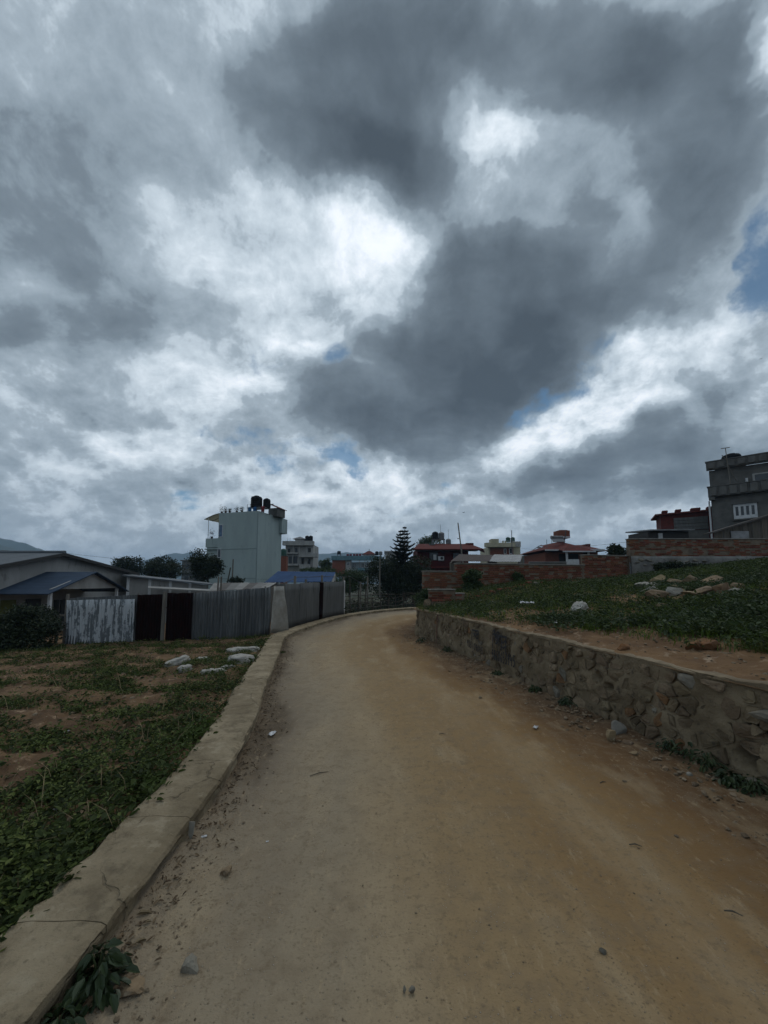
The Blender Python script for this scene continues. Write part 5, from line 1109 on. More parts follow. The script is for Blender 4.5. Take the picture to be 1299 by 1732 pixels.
    MB().add([(0, 0, 0), (w, 0, 0), (w, 0, zr), (0, 0, zt), (0, 3, 0), (w, 3, 0), (w, 3, zr), (0, 3, zt)], [(0, 1, 2, 3), (7, 6, 5, 4), (3, 2, 6, 7), (0, 3, 7, 4), (1, 5, 6, 2)]).build('wall', bwall, t2)
    MB().slab([(-.35, -.3, zt + .0), (w, -.3, zr + .03), (w, 3.2, zr + .09), (-.35, 3.2, zt + .09)], .12).build('roof_slab', bwall, t2)
    for k, u in enumerate((.03, .26, .52, .78, .93)): MB().bbox(w * u, w * u + (.35 if k < 2 else .55), -.1, .4, zt + (zr - zt) * u + .08, zt + (zr - zt) * u + .26, .02).build('roof_block', bwall, t2)
    s0, s1 = .22 * w, .78 * w
    for k in range(4): MB().bbox(s0, s1, -.1 - .02 * (k % 2), -.004, zt - .35 - .24 * (k + 1), zt - .35 - .24 * k - .02, .01).build('shutter_sheet', galv_pl, t2)
    MB().box(s0, s1, -.08, -.003, zt - 2.1, zt - 1.36).build('lower_panel', plaster_grey, t2)
    # tin lean-to in front
    c0 = P(1099, 905, 24); ls = thing('tin_lean_to', 'flat dark lean-to with pale roof edge behind the tall brick wall', 'shed', (c0.x, 24.0, 1.6)); wl_ = P(1172, 905, 24).x - c0.x; hz_ = P(1099, 896, 24).z - 1.6
    MB().slab([(-.05, -.2, hz_), (wl_, -.2, hz_ + .02), (wl_ - .2, 2.4, hz_ + .18), (0, 2.4, hz_ + .18)], .08).build('roof', mat('pale_iron', (.26, .265, .27)), ls); MB().box(.05, wl_ - .1, .2, 2.2, 0, hz_ - .07).build('wall', frame_dark, ls); MB().box(wl_ * .24, wl_ * .33, .12, .19, hz_ - .55, hz_ - .2).build('pale_box', frame_white, ls)
    # board shed with sloping roof at far right
    Y = 21.0; c0 = P(1208, 908, Y); zb3 = 2.0; t3 = thing('board_shed', 'grey board shed with roof sloping up to the right behind the tall brick wall', 'shed', (c0.x, Y, zb3), 0); xr = P(1420, 880, Y).x - c0.x; zl, zr = P(1213, 897, Y).z - zb3, P(1299, 871, Y).z - zb3; x1 = P(1299, 880, Y).x - c0.x; sl = (zr - zl) / (x1 - .16)
    n = 26; bw = xr / n
    for k in range(n): xa, xb = k * bw, (k + 1) * bw - .015; za, zb_ = zl + sl * xa - .1, zl + sl * xb - .1; y = .03 * (k % 2) + .01 * nz(k, 1); MB().add([(xa, y, -.3), (xb, y, -.3), (xb, y, zb_), (xa, y, za), (xa, y + .03, -.3), (xb, y + .03, -.3), (xb, y + .03, zb_), (xa, y + .03, za)], [(0, 1, 2, 3), (7, 6, 5, 4), (3, 2, 6, 7), (0, 3, 7, 4), (1, 5, 6, 2)]).build('board', wood_dark, t3)
    MB().slab([(-.4, -.25, zl - .4 * sl - .02), (xr, -.25, zl + sl * xr - .02), (xr, .28, zl + sl * xr - .06), (-.4, .28, zl - .4 * sl - .06)], .09).build('roof', mat('dark_old_sheet', (.05, .045, .042)), t3)
    xa, xb = P(1238, 940, Y).x - c0.x, P(1268, 940, Y).x - c0.x; MB().bbox(xa, xb, -.06, -.02, -.3, P(0, 898.5, Y).z - zb3, .01).build('patch_sheet', mat('pale_iron', (.26, .265, .27)), t3)
right_buildings()
def distant_blocks():
    specs = [('distant_house', 'small far grey house with green tank between trees and the teal house', 308, 342, 985, 949, 90, plaster_grey, 6), ('distant_house', 'low far pale house left of the turquoise house', 540, 562, 985, 953, 110, plaster_white, 6),
             ('distant_house', 'white house with slanted roof just left of the tall pine', 652, 672, 985, 934, 80, plaster_white, 6), ('distant_house', 'small dark far building right of the cream house', 896, 918, 985, 940, 80, plaster_grey, 5)]
    for (nm, lb, x0, x1, yb, yt, Y, m, d) in specs:
        t, w, h, L, a, zb = far_house(nm, lb, x0, x1, yb, yt, Y, m, d); MB().box(-.25, w + .25, -.4, d + .2, h, h + .25).build('roof_slab', m, t); n = max(2, int(w / 1.6))
        for fl in range(2):
            for k in range(n): xx = w * (k + .3) / n; zz = h - 1.9 - fl * 2.8; window(t, xx, xx + w * .4 / n, zz, zz + 1.2, 0, frame_dark, .07, 1)
        MB().box(0, w, -.7, -.002, h - 2.9, h - 2.7).build('balcony_slab', m, t)
    p = P(333, 946, 90); water_tank('green tank on the far grey house by the trees', (p.x, 91, P(333, 949, 90).z + .25), .5, .7, tank_green)
    p = P(906, 937, 80); water_tank('grey tank on the small dark far building', (p.x, 81, P(906, 940, 80).z + .25), .6, 1.0, tank_grey)
    cr = thing('crane_arm', 'thin jib arm rising over the roofs right of the cream house', 'crane', (P(902, 940, 78).x, 78, P(902, 940, 78).z)); MB().tube([(0, 0, -2), (0, 0, 1.2), (1.1, 0, 1.9), (1.8, 0, 2.2)], .09, 6).build('jib', steel, cr); MB().bbox(.9, 1.6, -.1, .1, 1.55, 1.8, .02).build('jib_head', steel, cr)
distant_blocks()
# ------------------------------------------------------------------ vegetation
weed_a = leaf_mat('weed_leaves', (.016, .026, .007), (.056, .078, .018), (.046, .072, .012), rough=.8)
weed_b = leaf_mat('dark_weed_leaves', (.022, .038, .015), (.062, .088, .034), (.045, .068, .022), rough=.6)
grass_m = leaf_mat('grass_blades', (.055, .100, .012), (.125, .185, .026), (.09, .115, .03), rough=.7)
tree_dk = leaf_mat('dark_tree_leaves', (.012, .022, .009), (.026, .040, .015), rough=.6, transl=.15)
tree_md = leaf_mat('tree_leaves', (.025, .048, .016), (.055, .085, .028), rough=.6, transl=.2)
needle = leaf_mat('pine_needles', (.007, .015, .009), (.014, .026, .014), rough=.7, transl=.08)
bark = mat('bark', (.06, .05, .04), (.10, .085, .065), 5, .95, stretch=(3, 3, .6), bump=.6, bscale=15)
def up_normals(n, spread): v = rng.normal(size=(n, 3)) * spread; v[:, 2] += 1; return v
def plants_to_leaves(pts, nl, r, h, size):
    """each plant point carries nl leaves round a short stem"""
    pts = np.asarray(pts); n = len(pts); base = np.repeat(pts, nl, 0); k = len(base); hs = np.repeat(np.asarray(h), nl) * rng.uniform(.15, 1, k) ** .8
    a = rng.uniform(0, 2 * np.pi, k); rr = np.repeat(np.asarray(r), nl) * rng.uniform(.1, 1, k); off = np.stack([np.cos(a) * rr, np.sin(a) * rr, hs], 1)
    head = np.stack([np.cos(a), np.sin(a), rng.uniform(-.2, .5, k)], 1); nrm = up_normals(k, .55) + head * np.array([[-.3, -.3, 0]])
    return base + off, nrm, np.repeat(np.asarray(size), nl) * rng.lognormal(-.25, .42, k).clip(.3, 1.45), head
def scatter(n, xf, y0, y1, pw, accept, zf):
    out = []
    while len(out) < n:
        y = y0 + (y1 - y0) * random.random() ** pw; x0, x1 = xf(y); x = x0 + (x1 - x0) * random.random()
        if random.random() < accept(x, y): out.append((x, y, zf(x, y)))
    return out
def field_cover(x, y):
    d = kerb_x(y) - .0 - x; ph = y * 1.0 + .16 * x + .5 * nz(x, y, 1, .45); r = .5 + .5 * math.cos(ph * 2 * math.pi / 1.02)
    soil_ = smooth(.32, .62, .75 * r + .85 * fbm(x, y, 3, .75, 4) + .10 - .30 * (1 - smooth(.2, 1.3, d))) * smooth(.5, 1.4, d + .6 * nz(x, y, 5, .9)) * (1 - smooth(8.6, 10.0, y))
    return max(.015, 1 - 1.02 * soil_) * (.25 + .75 * smooth(.40, .60, .5 + .5 * fbm(x, y, 17, 1.6, 3)))
def build_field_plants():
    xf = lambda y: (max(-12.5, -1.06 * max(y, .8) - .6), kerb_x(y) + .05)
    pts = scatter(7200, xf, 1.0, 12.2, 1.3, field_cover, field_z)
    pts = [p for p in pts if not (p[1] > np.interp(p[0], [-13, -9.75, -5.5, -3.35], [12.2, 11.7, 11.0, 11.3]))]
    n = len(pts); nr = rng.uniform(.5, 1, n); edge = np.array([1.0 if kerb_x(p[1]) - p[0] < .45 else .62 for p in pts])
    pos, nrm, size, head = plants_to_leaves(pts, 8, .09 * nr, .105 * nr * edge, .042 * (.7 + .5 * nr))
    o = link('field_weeds', leaf_mesh('field_weeds', pos, nrm, size, .62, .3, head), weed_a); tag(o, 'low leafy green weeds growing in strips across the left field', 'weeds', kind='stuff')
    pts = scatter(5200, xf, 1.0, 11.6, 1.3, lambda x, y: .12 + .88 * field_cover(x, y), field_z); n = len(pts); nr = rng.uniform(.4, 1, n)
    pts = [p for p in pts if p[1] < np.interp(p[0], [-13, -9.75, -5.5, -3.35], [12.2, 11.7, 11.0, 11.3])]; n = len(pts); nr = nr[:n]
    pos, nrm, size, head = plants_to_leaves(pts, 9, .05 * nr, .11 * nr, .024 * (.7 + .6 * nr)); o = link('field_seedlings', leaf_mesh('field_seedlings', pos, nrm, size, .6, .3, head), leaf_mat('seedling_leaves', (.07, .10, .022), (.13, .155, .04), (.06, .085, .02), rough=.75)); tag(o, 'tiny yellow-green seedlings and herbs scattered over the left field soil', 'weeds', kind='stuff')
    pts = scatter(420, xf, 1.2, 10.5, 1.2, lambda x, y: 1.0, field_z); dry = np.array(pts); o = link('dry_stalks', blade_mesh('dry_stalks', dry, rng.uniform(.06, .26, len(dry)), 1.0, .003), leaf_mat('dry_stalk', (.16, .12, .065), (.26, .20, .11), rough=.9, transl=.05)); tag(o, 'thin dry straw stalks sticking out of the left field', 'stalks', kind='stuff')
    g = scatter(16000, xf, 1.0, 11.3, 1.3, lambda x, y: field_cover(x, y) * smooth(.46, .62, .5 + .5 * fbm(x, y, 11, .7, 3)), field_z)
    o = link('field_grass', blade_mesh('field_grass', np.array(g), rng.uniform(.03, .10, len(g)), .9, .003), leaf_mat('field_grass_blades', (.028, .050, .009), (.070, .098, .02), (.05, .06, .02), rough=.8)); tag(o, 'short grass between the weeds of the left field', 'grass', kind='stuff')
build_field_plants()
BW_Y = lambda x: np.interp(x, [1.5, 2.6, 10.5, 10.9, 27], [14.0, 14.2, 16.5, 16.4, 16.4])
def bare(x, y):
    d = x - wall_x(y); w = .28 + .75 * smooth(7.5, 3.0, y) if y < 7.5 else .12
    w = .14 + 1.15 * smooth(8.2, 3.2, y)
    b = 1 - smooth(w * .6, w * 1.2 + .1, d + .35 * fbm(x, y, 3, 1.3, 3))
    p = smooth(.56, .70, .5 + .6 * fbm(x, y, 21, .55, 3)) * .85 * (1 if y < 9 else .45)
    return max(b, p)
def grassy(x, y): return smooth(.40, .60, .5 + .55 * fbm(x, y, 31, .38, 3) + .22 * smooth(6, 10, y) - .12 * smooth(3, 8, x - 2) + .30 * math.exp(-((x - 3.9) / 1.6) ** 2 - ((y - 8.8) / 2.6) ** 2) + .22 * math.exp(-((x - 5.0) / 1.2) ** 2 - ((y - 5.6) / .7) ** 2))
def build_bank_plants():
    xf = lambda y: (wall_x(y) + .03, min(24.0, 1.08 * max(y, 2.2) + 1.2))
    hc = Vector((6.2, 7.7))
    ok = lambda x, y: y < BW_Y(x) - .06 and ((x - hc.x) / 1.25) ** 2 + ((y - hc.y) / .55) ** 2 > 1
    pts = scatter(11500, xf, 2.2, 16.4, 1.25, lambda x, y: (1 - bare(x, y)) * (1 - .8 * grassy(x, y)) if ok(x, y) else 0, bank_z); n = len(pts); nr = rng.uniform(.5, 1, n)
    pos, nrm, size, head = plants_to_leaves(pts, 8, .11 * nr, .16 * nr, .052 * (.7 + .5 * nr))
    o = link('bank_weeds', leaf_mesh('bank_weeds', pos, nrm, size, .6, .3, head), weed_b); tag(o, 'dark broad leaved weeds covering the right bank', 'weeds', kind='stuff')
    g = scatter(48000, xf, 2.4, 16.4, 1.1, lambda x, y: (1 - bare(x, y)) * (.12 + .88 * grassy(x, y)) if ok(x, y) else 0, bank_z)
    o = link('bank_grass', blade_mesh('bank_grass', np.array(g), rng.uniform(.04, .16, len(g)), .9, .0045), grass_m); tag(o, 'bright green grass growing over the right bank', 'grass', kind='stuff')
    pts = scatter(5200, xf, 3.2, 16.2, 1.0, lambda x, y: (1 - bare(x, y)) * grassy(x, y) if ok(x, y) else 0, bank_z); n = len(pts); nr = rng.uniform(.5, 1, n)
    pos, nrm, size, head = plants_to_leaves(pts, 7, .1 * nr, .2 * nr, .05 * (.7 + .5 * nr)); o = link('bank_herbs', leaf_mesh('bank_herbs', pos, nrm, size, .5, .3, head), weed_a); tag(o, 'fresh green herbs mixed into the bank grass', 'weeds', kind='stuff')
build_bank_plants()
def lobes_leaves(lobes, n, size, m, name, parent, asp=.55, shell=.45):
    V = np.array([l[3] * l[4] * l[5] for l in lobes]) ** .7; ids = rng.choice(len(lobes), n, p=V / V.sum()); c = np.array([l[:3] for l in lobes])[ids]; r = np.array([l[3:6] for l in lobes])[ids]
    d = rng.normal(size=(n, 3)); d /= np.linalg.norm(d, axis=1)[:, None]; rad = rng.uniform(shell, 1.05, n)[:, None] ** .6
    # clumping: pull leaves towards random twig ends
    pos = c + d * r * rad; q = rng.normal(size=(max(8, n // 26), 3)); q /= np.linalg.norm(q, axis=1)[:, None]; ti = rng.integers(0, len(q), n); li = rng.choice(len(lobes), len(q), p=V / V.sum())
    tw = np.array([l[:3] for l in lobes])[li] + q * np.array([l[3:6] for l in lobes])[li] * rng.uniform(.6, 1.12, len(q))[:, None]
    k = (rng.uniform(0, 1, n) < .66)[:, None]; spread = np.mean([min(l[3:6]) for l in lobes]) * .24
    pos = np.where(k, tw[ti] + rng.normal(size=(n, 3)) * spread * np.array([[1, 1, .6]]), pos)
    return link(name, leaf_mesh(name, pos, up_normals(n, .9) + d * .5, rng.uniform(.6, 1.25, n) * size, asp, .25), m, parent)
def tree(name, label, px, py_base, py_top, wpx, Y, m, nleaf, leaf, group=None, lob=7, cat='tree', trunk=.08, low=.25, seed=0, dens=1.9):
    b = P(px, py_base, Y); top = P(px, py_top, Y).z; H_ = top - b.z; w = wpx / FPX * Y; t = thing(name, label, cat, (b.x, Y, b.z), 0, group); r_ = random.Random(seed + int(px)); lobes = []
    for k in range(lob):
        a = r_.uniform(0, 6.28); rr = r_.uniform(.1, .34) * w; h = H_ * (low + (1 - low) * r_.uniform(.22, .80)); s_ = r_.uniform(.20, .33)
        lobes.append((math.cos(a) * rr, math.sin(a) * rr, h, w * s_, w * s_, min(w * s_, H_ * .24)))
    lobes.append((0, 0, H_ * .78, w * .22, w * .22, H_ * .21))
    tr = MB(); tr.tube([(0, 0, -.3), (.02 * w, 0, H_ * .3), (0, .02 * w, H_ * .72)], [trunk, trunk * .75, trunk * .3], 8)
    for l in lobes: tr.tube([(0, 0, H_ * .25), (l[0] * .5, l[1] * .5, H_ * .2 + l[2] * .35), (l[0], l[1], l[2])], [trunk * .5, trunk * .32, trunk * .12], 5)
    tr.build('trunk', bark, t); lobes_leaves(lobes, int(nleaf * dens), leaf * 1.45, m, 'crown', t); return t
tree('broad_tree', 'leftmost of three dark trees beyond the white house', 212, 988, 941, 62, 45, tree_dk, 3200, .16, 'trees behind the outbuilding')
tree('broad_tree', 'middle of three dark trees, beyond the outbuilding roof', 277, 990, 939, 66, 45, tree_dk, 3400, .16, 'trees behind the outbuilding')
tree('broad_tree', 'dark leafy tree against the left foot of the teal house', 350, 1000, 934, 52, 29, tree_dk, 3600, .11)
tree('broad_tree', 'green tree rising behind the red house on its left', 724, 960, 911, 50, 52, tree_md, 2600, .17)
tree('broad_tree', 'small pale green tree beyond the blue roofed shed', 548, 975, 946, 24, 75, tree_md, 1500, .16)
tree('hedge_tree', 'wide yellow-green hedge behind the blue roofed shed', 530, 990, 959, 80, 40, tree_md, 4200, .12, lob=10, low=.0)
tree('hedge_tree', 'green bushy tree between the blue shed and the pine', 590, 1005, 962, 66, 36, tree_md, 4000, .11, lob=9, low=.0)
tree('dark_tree', 'broad black-green tree left under the tall pine', 655, 1022, 940, 74, 29, tree_dk, 6500, .10, lob=11, low=.0)
tree('dark_tree', 'broad black-green tree right under the tall pine', 698, 1022, 946, 62, 28.5, tree_dk, 6000, .10, lob=11, low=.0)
tree('shrub', 'dark rounded shrub between the low house porch and the white sheet', 38, 1094, 1024, 112, 11.4, tree_dk, 9000, .055, cat='shrub', lob=10, low=-.1, trunk=.03)
tree('shrub', 'bushy shrub standing at the brick wall beside its lower step', 797, 1000, 964, 34, 13.7, tree_md, 1800, .06, cat='shrub', low=-.1, trunk=.02)
tree('shrub', 'small weedy shrub at the middle of the long brick wall', 876, 992, 968, 26, 14.8, tree_md, 900, .06, cat='shrub', low=-.1, trunk=.02)
for k, (px, pt, w_, wh) in enumerate(((1130, 951, 46, 'left end'), (1185, 953, 56, 'left middle'), (1240, 950, 56, 'right middle'), (1290, 945, 50, 'right end'))):
    tree('shrub', 'dark low shrub at the foot of the stone footing, ' + wh, px, 968, pt, w_, 15.6, tree_dk, 1900, .07, 'shrubs under the tall brick wall', cat='shrub', low=-.2, trunk=.02)
tree('shrub', 'arching leafy shrub peeping over the brick wall step', 1047, 955, 922, 34, 19.5, tree_dk, 1100, .10, cat='shrub', low=.2, trunk=.03)
tree('shrub', 'small shrub at the foot of the teal house', 402, 1000, 975, 28, 30, tree_dk, 900, .1, cat='shrub', low=0, trunk=.02)
tree('shrub', 'green shrub crowning the bend of the retaining wall', 722, 1030, 996, 40, 12.9, tree_md, 2200, .05, cat='shrub', low=-.1, trunk=.02)
def pine():
    Y = 29.5; b = P(685, 1012, Y); H_ = P(685, 889, Y).z - b.z; t = thing('tall_pine', 'tall dark tiered pine with upswept whorled branches above the garden', 'tree', (b.x, Y, b.z))
    tr = MB(); tr.tube([(0, 0, -.2), (.03, 0, H_ * .5), (0, 0, H_ * .99)], [.12, .08, .012], 8); r_ = random.Random(4); pos = []; nrm = []; head = []; size = []
    tiers = 15
    for k in range(tiers):
        u = k / (tiers - 1); z = H_ * (.22 + .76 * u + r_.uniform(-.012, .012)); L = (1.55 * (1 - u) ** .8 + .10) * r_.uniform(.78, 1.15); nb = 7
        for j in range(nb):
            a = 2 * math.pi * (j + r_.random() * .5) / nb + k * .5; d = Vector((math.cos(a), math.sin(a), 0)); ll = L * r_.uniform(.55, 1.15); pts = []
            for i in range(6): s_ = i / 5; pts.append(Vector((0, 0, z)) + d * ll * s_ + Vector((0, 0, ll * (-.10 * math.sin(s_ * 3.1) + .22 * s_ * s_))))
            tr.tube(pts, [.018, .016, .013, .010, .007, .004], 4, False)
            n_ = int(60 + 150 * ll)
            for i in range(n_):
                s_ = r_.uniform(.22, 1.0); q = s_ * 5; i0 = min(4, int(q)); p = pts[i0].lerp(pts[i0 + 1], q - i0); sd_ = Vector((-d.y, d.x, 0)) * r_.choice([-1, 1]); pos.append(p + Vector((0, 0, r_.uniform(-.02, .02)))); hd = (d * .7 + sd_ * r_.uniform(.4, 1) + Vector((0, 0, r_.uniform(.1, .6)))).normalized(); head.append(hd); nrm.append(Vector((r_.gauss(0, .3), r_.gauss(0, .3), 1))); size.append((.15 + .12 * (1 - s_)) * (.6 + .6 * (1 - u)))
    tr.build('trunk', bark, t, True); link('needles', leaf_mesh('needles', np.array(pos), np.array(nrm), np.array(size), .28, .1, np.array(head)), needle, t)
    # second leader beside the first
    p2 = P(677, 1012, Y + .8); return t
pine()
def pine_twin():
    src = [o for o in scn.objects if o.name == 'tall_pine'][0]; c = copy_tree(src); c.location = (P(677, 940, 30.3).x, 30.3, src.location.z); c.scale = (.95, .95, .965); c.rotation_euler = (0, 0, 1.3)
    tag(c, 'second slightly shorter pine leader close on the left of the tall pine', 'tree')
pine_twin()
# ------------------------------------------------------------------ single weeds along kerb and wall
def weed(name, label, loc, n, r, h, leaf, m, asp=.5, group=None, fall=0.0, sector=None, shape='dome'):
    t = thing(name, label, 'plant', loc, 0, group); a = rng.uniform(0, 2 * np.pi, n) if sector is None else rng.uniform(*sector, n); u = rng.uniform(0, 1, n)
    rr = r * (.15 + .85 * u) * rng.uniform(.5, 1, n); hh = h * (1 - .75 * u ** 2) * rng.uniform(.25, 1, n) - fall * u
    pos = np.stack([np.cos(a) * rr, np.sin(a) * rr, hh], 1); head = np.stack([np.cos(a), np.sin(a), rng.uniform(-.7, .35, n)], 1); nrm = np.stack([np.cos(a) * .5, np.sin(a) * .5, np.ones(n)], 1) + rng.normal(size=(n, 3)) * .3
    st = MB()
    for k in range(min(14, n // 6)): st.tube([(0, 0, -.02), tuple(pos[k] * np.array([.5, .5, .7])), tuple(pos[k])], [.004, .003, .002], 5)
    st.build('stems', mat('green_stem', (.05, .07, .025), rough=.7), t); link('leaves', leaf_mesh('leaves', pos, nrm, leaf * rng.uniform(.6, 1.2, n), asp, .3, head, .25), m, t); return t
big = leaf_mat('glossy_weed_leaves', (.020, .036, .014), (.042, .062, .026), rough=.4, transl=.15)
g0 = G(170, 1640); weed('leafy_weed', 'large glossy leaved weed spilling against the kerb at lower left', (-1.13, 1.66, .0), 150, .12, .15, .062, big, .52)
weed('leafy_weed', 'dark trailing weed at the kerb foot in the bottom left corner', (-1.15, 1.50, .0), 110, .10, .09, .05, big, .45)
WEEDS = [(960,1190,.13,.10,'small weed tuft below the hole in the stone wall'),(1075,1222,.14,.13,'fern-like weed against the stone wall left of the pale boulder'),(1100,1240,.13,.10,'weed tuft right behind the pale boulder'),(1135,1268,.14,.10,'low weed between boulder and big leaved weeds at the wall'),
         (1165,1280,.16,.16,'broad leaved weed at the wall foot, left of the pair'),(1195,1300,.16,.15,'broad leaved weed at the wall foot, right of the pair'),(1235,1325,.12,.10,'sprawling weed at the wall foot near the right edge'),(905,1168,.09,.07,'tiny weed tuft at the wall foot below the digits'),(756,1102,.14,.12,'weed tuft beside the red paint line on the wall'),(712,1086,.16,.13,'weed clump at the far end of the stone wall'),(842,1140,.10,.06,'flat weed under the graffiti digits'),(1275,1342,.12,.12,'thin weed at the right end of the wall')]
for k, (px, py, r, h, lb) in enumerate(WEEDS): q = G(px, py, .03); weed('wall_weed', lb, tuple(q), 90, r, h, .055, weed_b if k % 3 else big, .45 if k % 2 else .6, 'weeds along the wall foot')
q = G(478, 1106); weed('kerb_weed', 'small green tuft at the road side of the kerb near the bend', (q.x, q.y, .0), 70, .12, .09, .05, weed_a, .3)
def garden():
    pts = []
    while len(pts) < 1500:
        y = random.uniform(18.2, 33); x = random.uniform(-4.5, 6)
        k = np.interp(y, [q.y for q in kerb_out[-200:]], [q.x for q in kerb_out[-200:]]) if y < 24 else 99
        if x < k - .5 or y > 25.5: pts.append((x, y, -.75 if y > 20 else -.3))
    n = len(pts); nr = rng.uniform(.4, 1, n); pos, nrm, size, head = plants_to_leaves(pts, 14, .32 * nr, .95 * nr, .13 * (.7 + .5 * nr))
    o = link('garden_weeds', leaf_mesh('garden_weeds', pos, nrm, size, .5, .3, head), tree_dk); tag(o, 'dark overgrown weeds behind the stick fence', 'weeds', kind='stuff')
garden()
# ------------------------------------------------------------------ garden fence of sticks beyond the bend
stick_m = mat('old_dark_stick', (.075, .065, .052), (.045, .04, .032), 3, .95, stretch=(6, 6, .6), rand=.35)
def stick_fence():
    root = thing('stick_fence', 'rough fence of thin poles and bamboo rails beyond the road bend', 'fence', (0.0, 20.5, -.1)); r_ = random.Random(6); line = [p + normal2(kerb_in, i) * .75 for i, p in enumerate(kerb_in) if 17.9 < p.y < 24.2]
    n = len(line); o = root.location
    for k in range(15):
        p = line[int(k * (n - 1) / 14)]; h = r_.choice([.75, .9, 1.05, 1.25]) + (.75 if k in (1, 2) else 0); MB().tube([p - o + Vector((0, 0, .0)), p - o + Vector((r_.uniform(-.06, .06), r_.uniform(-.05, .05), h))], [.035, .028], 7).build('post', stick_m, root)
    for z in (.28, .52, .75, .92):
        pts = [line[int(i * (n - 1) / 18)] - o + Vector((0, 0, z + r_.uniform(-.06, .06))) for i in range(19)]; MB().tube(pts, .016, 6).build('rail', stick_m, root)
    for k in range(46):
        i = r_.randrange(0, n - 30); a, b = line[i], line[i + r_.randrange(8, 30)]; MB().tube([a - o + Vector((0, r_.uniform(0, .4), r_.uniform(.05, .9))), b - o + Vector((0, r_.uniform(0, .4), r_.uniform(.1, 1.0)))], .010, 5).build('stick', stick_m, root)
stick_fence()
def pole(label, px, y0, y1, Y, r=.045):
    a, b = P(px, y0, Y), P(px, y1, Y); t = thing('utility_pole', label, 'pole', tuple(a)); MB().tube([(0, 0, 0), (.02, 0, b.z - a.z)], [r, r * .85], 8).build('shaft', post_m, t); return t
pole('slim grey pole standing left of the dark trees', 642, 1010, 941, 26, .05); pole('short grey post near the kerb past the white sheet', 621, 1028, 975, 21.2, .05); pole('short grey post beside the white end sheet', 609, 1030, 984, 20.4, .05)
pole('wooden post leaning over the patchwork shed', 368, 1000, 975, 14.9, .035)
def leaning_sticks():
    for k, (x0, y0, x1, y1, lb) in enumerate(((382, 985, 390, 960, 'short stick leaning on the foot of the teal house'), (392, 985, 394.5, 946, 'taller plank leaning on the foot of the teal house'))):
        a, b = P(x0, y0 + 12, 30), P(x1, y1, 30.3); t = thing('leaning_plank', lb, 'plank', tuple(a)); MB().tube([(0, 0, 0), tuple(b - a)], .05, 6).build('plank_body', wood_dark, t)
leaning_sticks()
def wire(label, pts, r=.008):
    W_ = [P(*p) for p in pts]; t = thing('overhead_wire', label, 'wire', tuple(W_[0])); L = []
    for a, b in zip(W_[:-1], W_[1:]):
        for i in range(8): u = i / 8; L.append(a.lerp(b, u) - W_[0] - Vector((0, 0, .05 * (b - a).length * .3 * u * (1 - u))))
    L.append(W_[-1] - W_[0]); MB().tube(L, r, 5).build('cable', frame_dark, t)
wire('dark cable slung along the kerbside fence posts', [(470, 990, 12.2), (503, 976, 14.6), (548, 975, 17.0), (593, 976, 18.2), (609, 985, 20.4)], .012)
wire('thin power line crossing behind the white house roof', [(-60, 928, 30), (96, 934, 34), (230, 948, 40), (372, 962, 36.5)], .012)
wire('thin power line between the cream house and the hipped house', [(880, 927, 56), (925, 930, 40), (1068, 916, 34)], .012)

# ------------------------------------------------------------------ rocks on the bank
rock_tan = mat('tan_rock', (.215, .155, .088), (.135, .095, .055), 4, .92, bump=.7, bscale=12, rand=.3, c3=(.28, .23, .16)); rock_pale = mat('pale_rock', (.27, .255, .22), (.175, .162, .135), 4, .9, bump=.6, bscale=12, rand=.2); rock_org = mat('orange_rock', (.19, .085, .032), (.12, .058, .026), 5, .92, bump=.7, bscale=14)
def bank_at(px, py):
    """march along a bearing until it meets the bank"""
    d = bearing(px, py); prev = None
    for i in range(30, 400):
        y = i * .05; p = Vector((d.x * y / d.y, y, EYE + d.z * y / d.y))
        if p.x > wall_x(y) + .02 and p.z <= bank_z(p.x, y): return p
    return Vector((d.x * 9 / d.y, 9, bank_z(d.x * 9 / d.y, 9)))
ROCKS = [ # px, py(base), half width px, half height px, material, label
 (1090,997,16,9,rock_pale,'pale lump at the left end of the rock heap'),(1112,990,12,9,rock_tan,'pointed tan rock at the left end of the rock heap'),(1100,1004,14,8,rock_pale,'pale weathered rock low on the left of the heap'),(1114,1014,18,9,rock_tan,'brown rock below the pale lumps of the heap'),
 (1134,1008,14,9,rock_pale,'grey-green slab standing against the rock heap'),(1138,993,14,8,rock_tan,'squarish tan rock left of the top slab'),(1172,989,20,8,rock_tan,'large flat topped slab crowning the rock heap'),(1205,991,18,8,rock_tan,'long tan rock right of the crowning slab'),(1222,1001,15,9,rock_tan,'upright reddish rock at the right of the heap'),
 (1160,999,16,5,rock_tan,'thin flat rock in the middle of the heap'),(1190,1004,20,6,rock_tan,'long flat rock at the front of the heap'),(1168,1006,14,4,rock_tan,'thin tan flake at the foot of the heap'),(1150,1004,12,4,rock_tan,'small tan wedge at the foot of the heap'),(1204,1008,9,3,rock_pale,'small pale chip in front of the heap'),
 (1243,998,13,8,rock_tan,'brown rock beyond the white stone right of the heap'),(1246,1004,10,6,rock_pale,'rounded white stone right of the heap'),(1112,1030,14,6,rock_tan,'lone flat tan rock in weeds before the heap'),(1136,1019,6,4,rock_pale,'small pale block beside the brown rock'),(1252,1027,8,2.5,rock_pale,'flat pale stone in grass right of centre bank'),(1222,1034,5,2,rock_pale,'tiny pale stone in the grass patch'),
 (1176,1098,12,9,rock_org,'left half of the orange clay lump above the wall'),(1197,1100,13,11,rock_org,'right half of the orange clay lump above the wall'),(1058,1098,9,5,rock_org,'small orange clod on the bare soil lip'),(1280,978,6,5,rock_pale,'pale stone on the far right bank'),(836,1022,4,3,rock_pale,'small pale stone in the bank grass')]
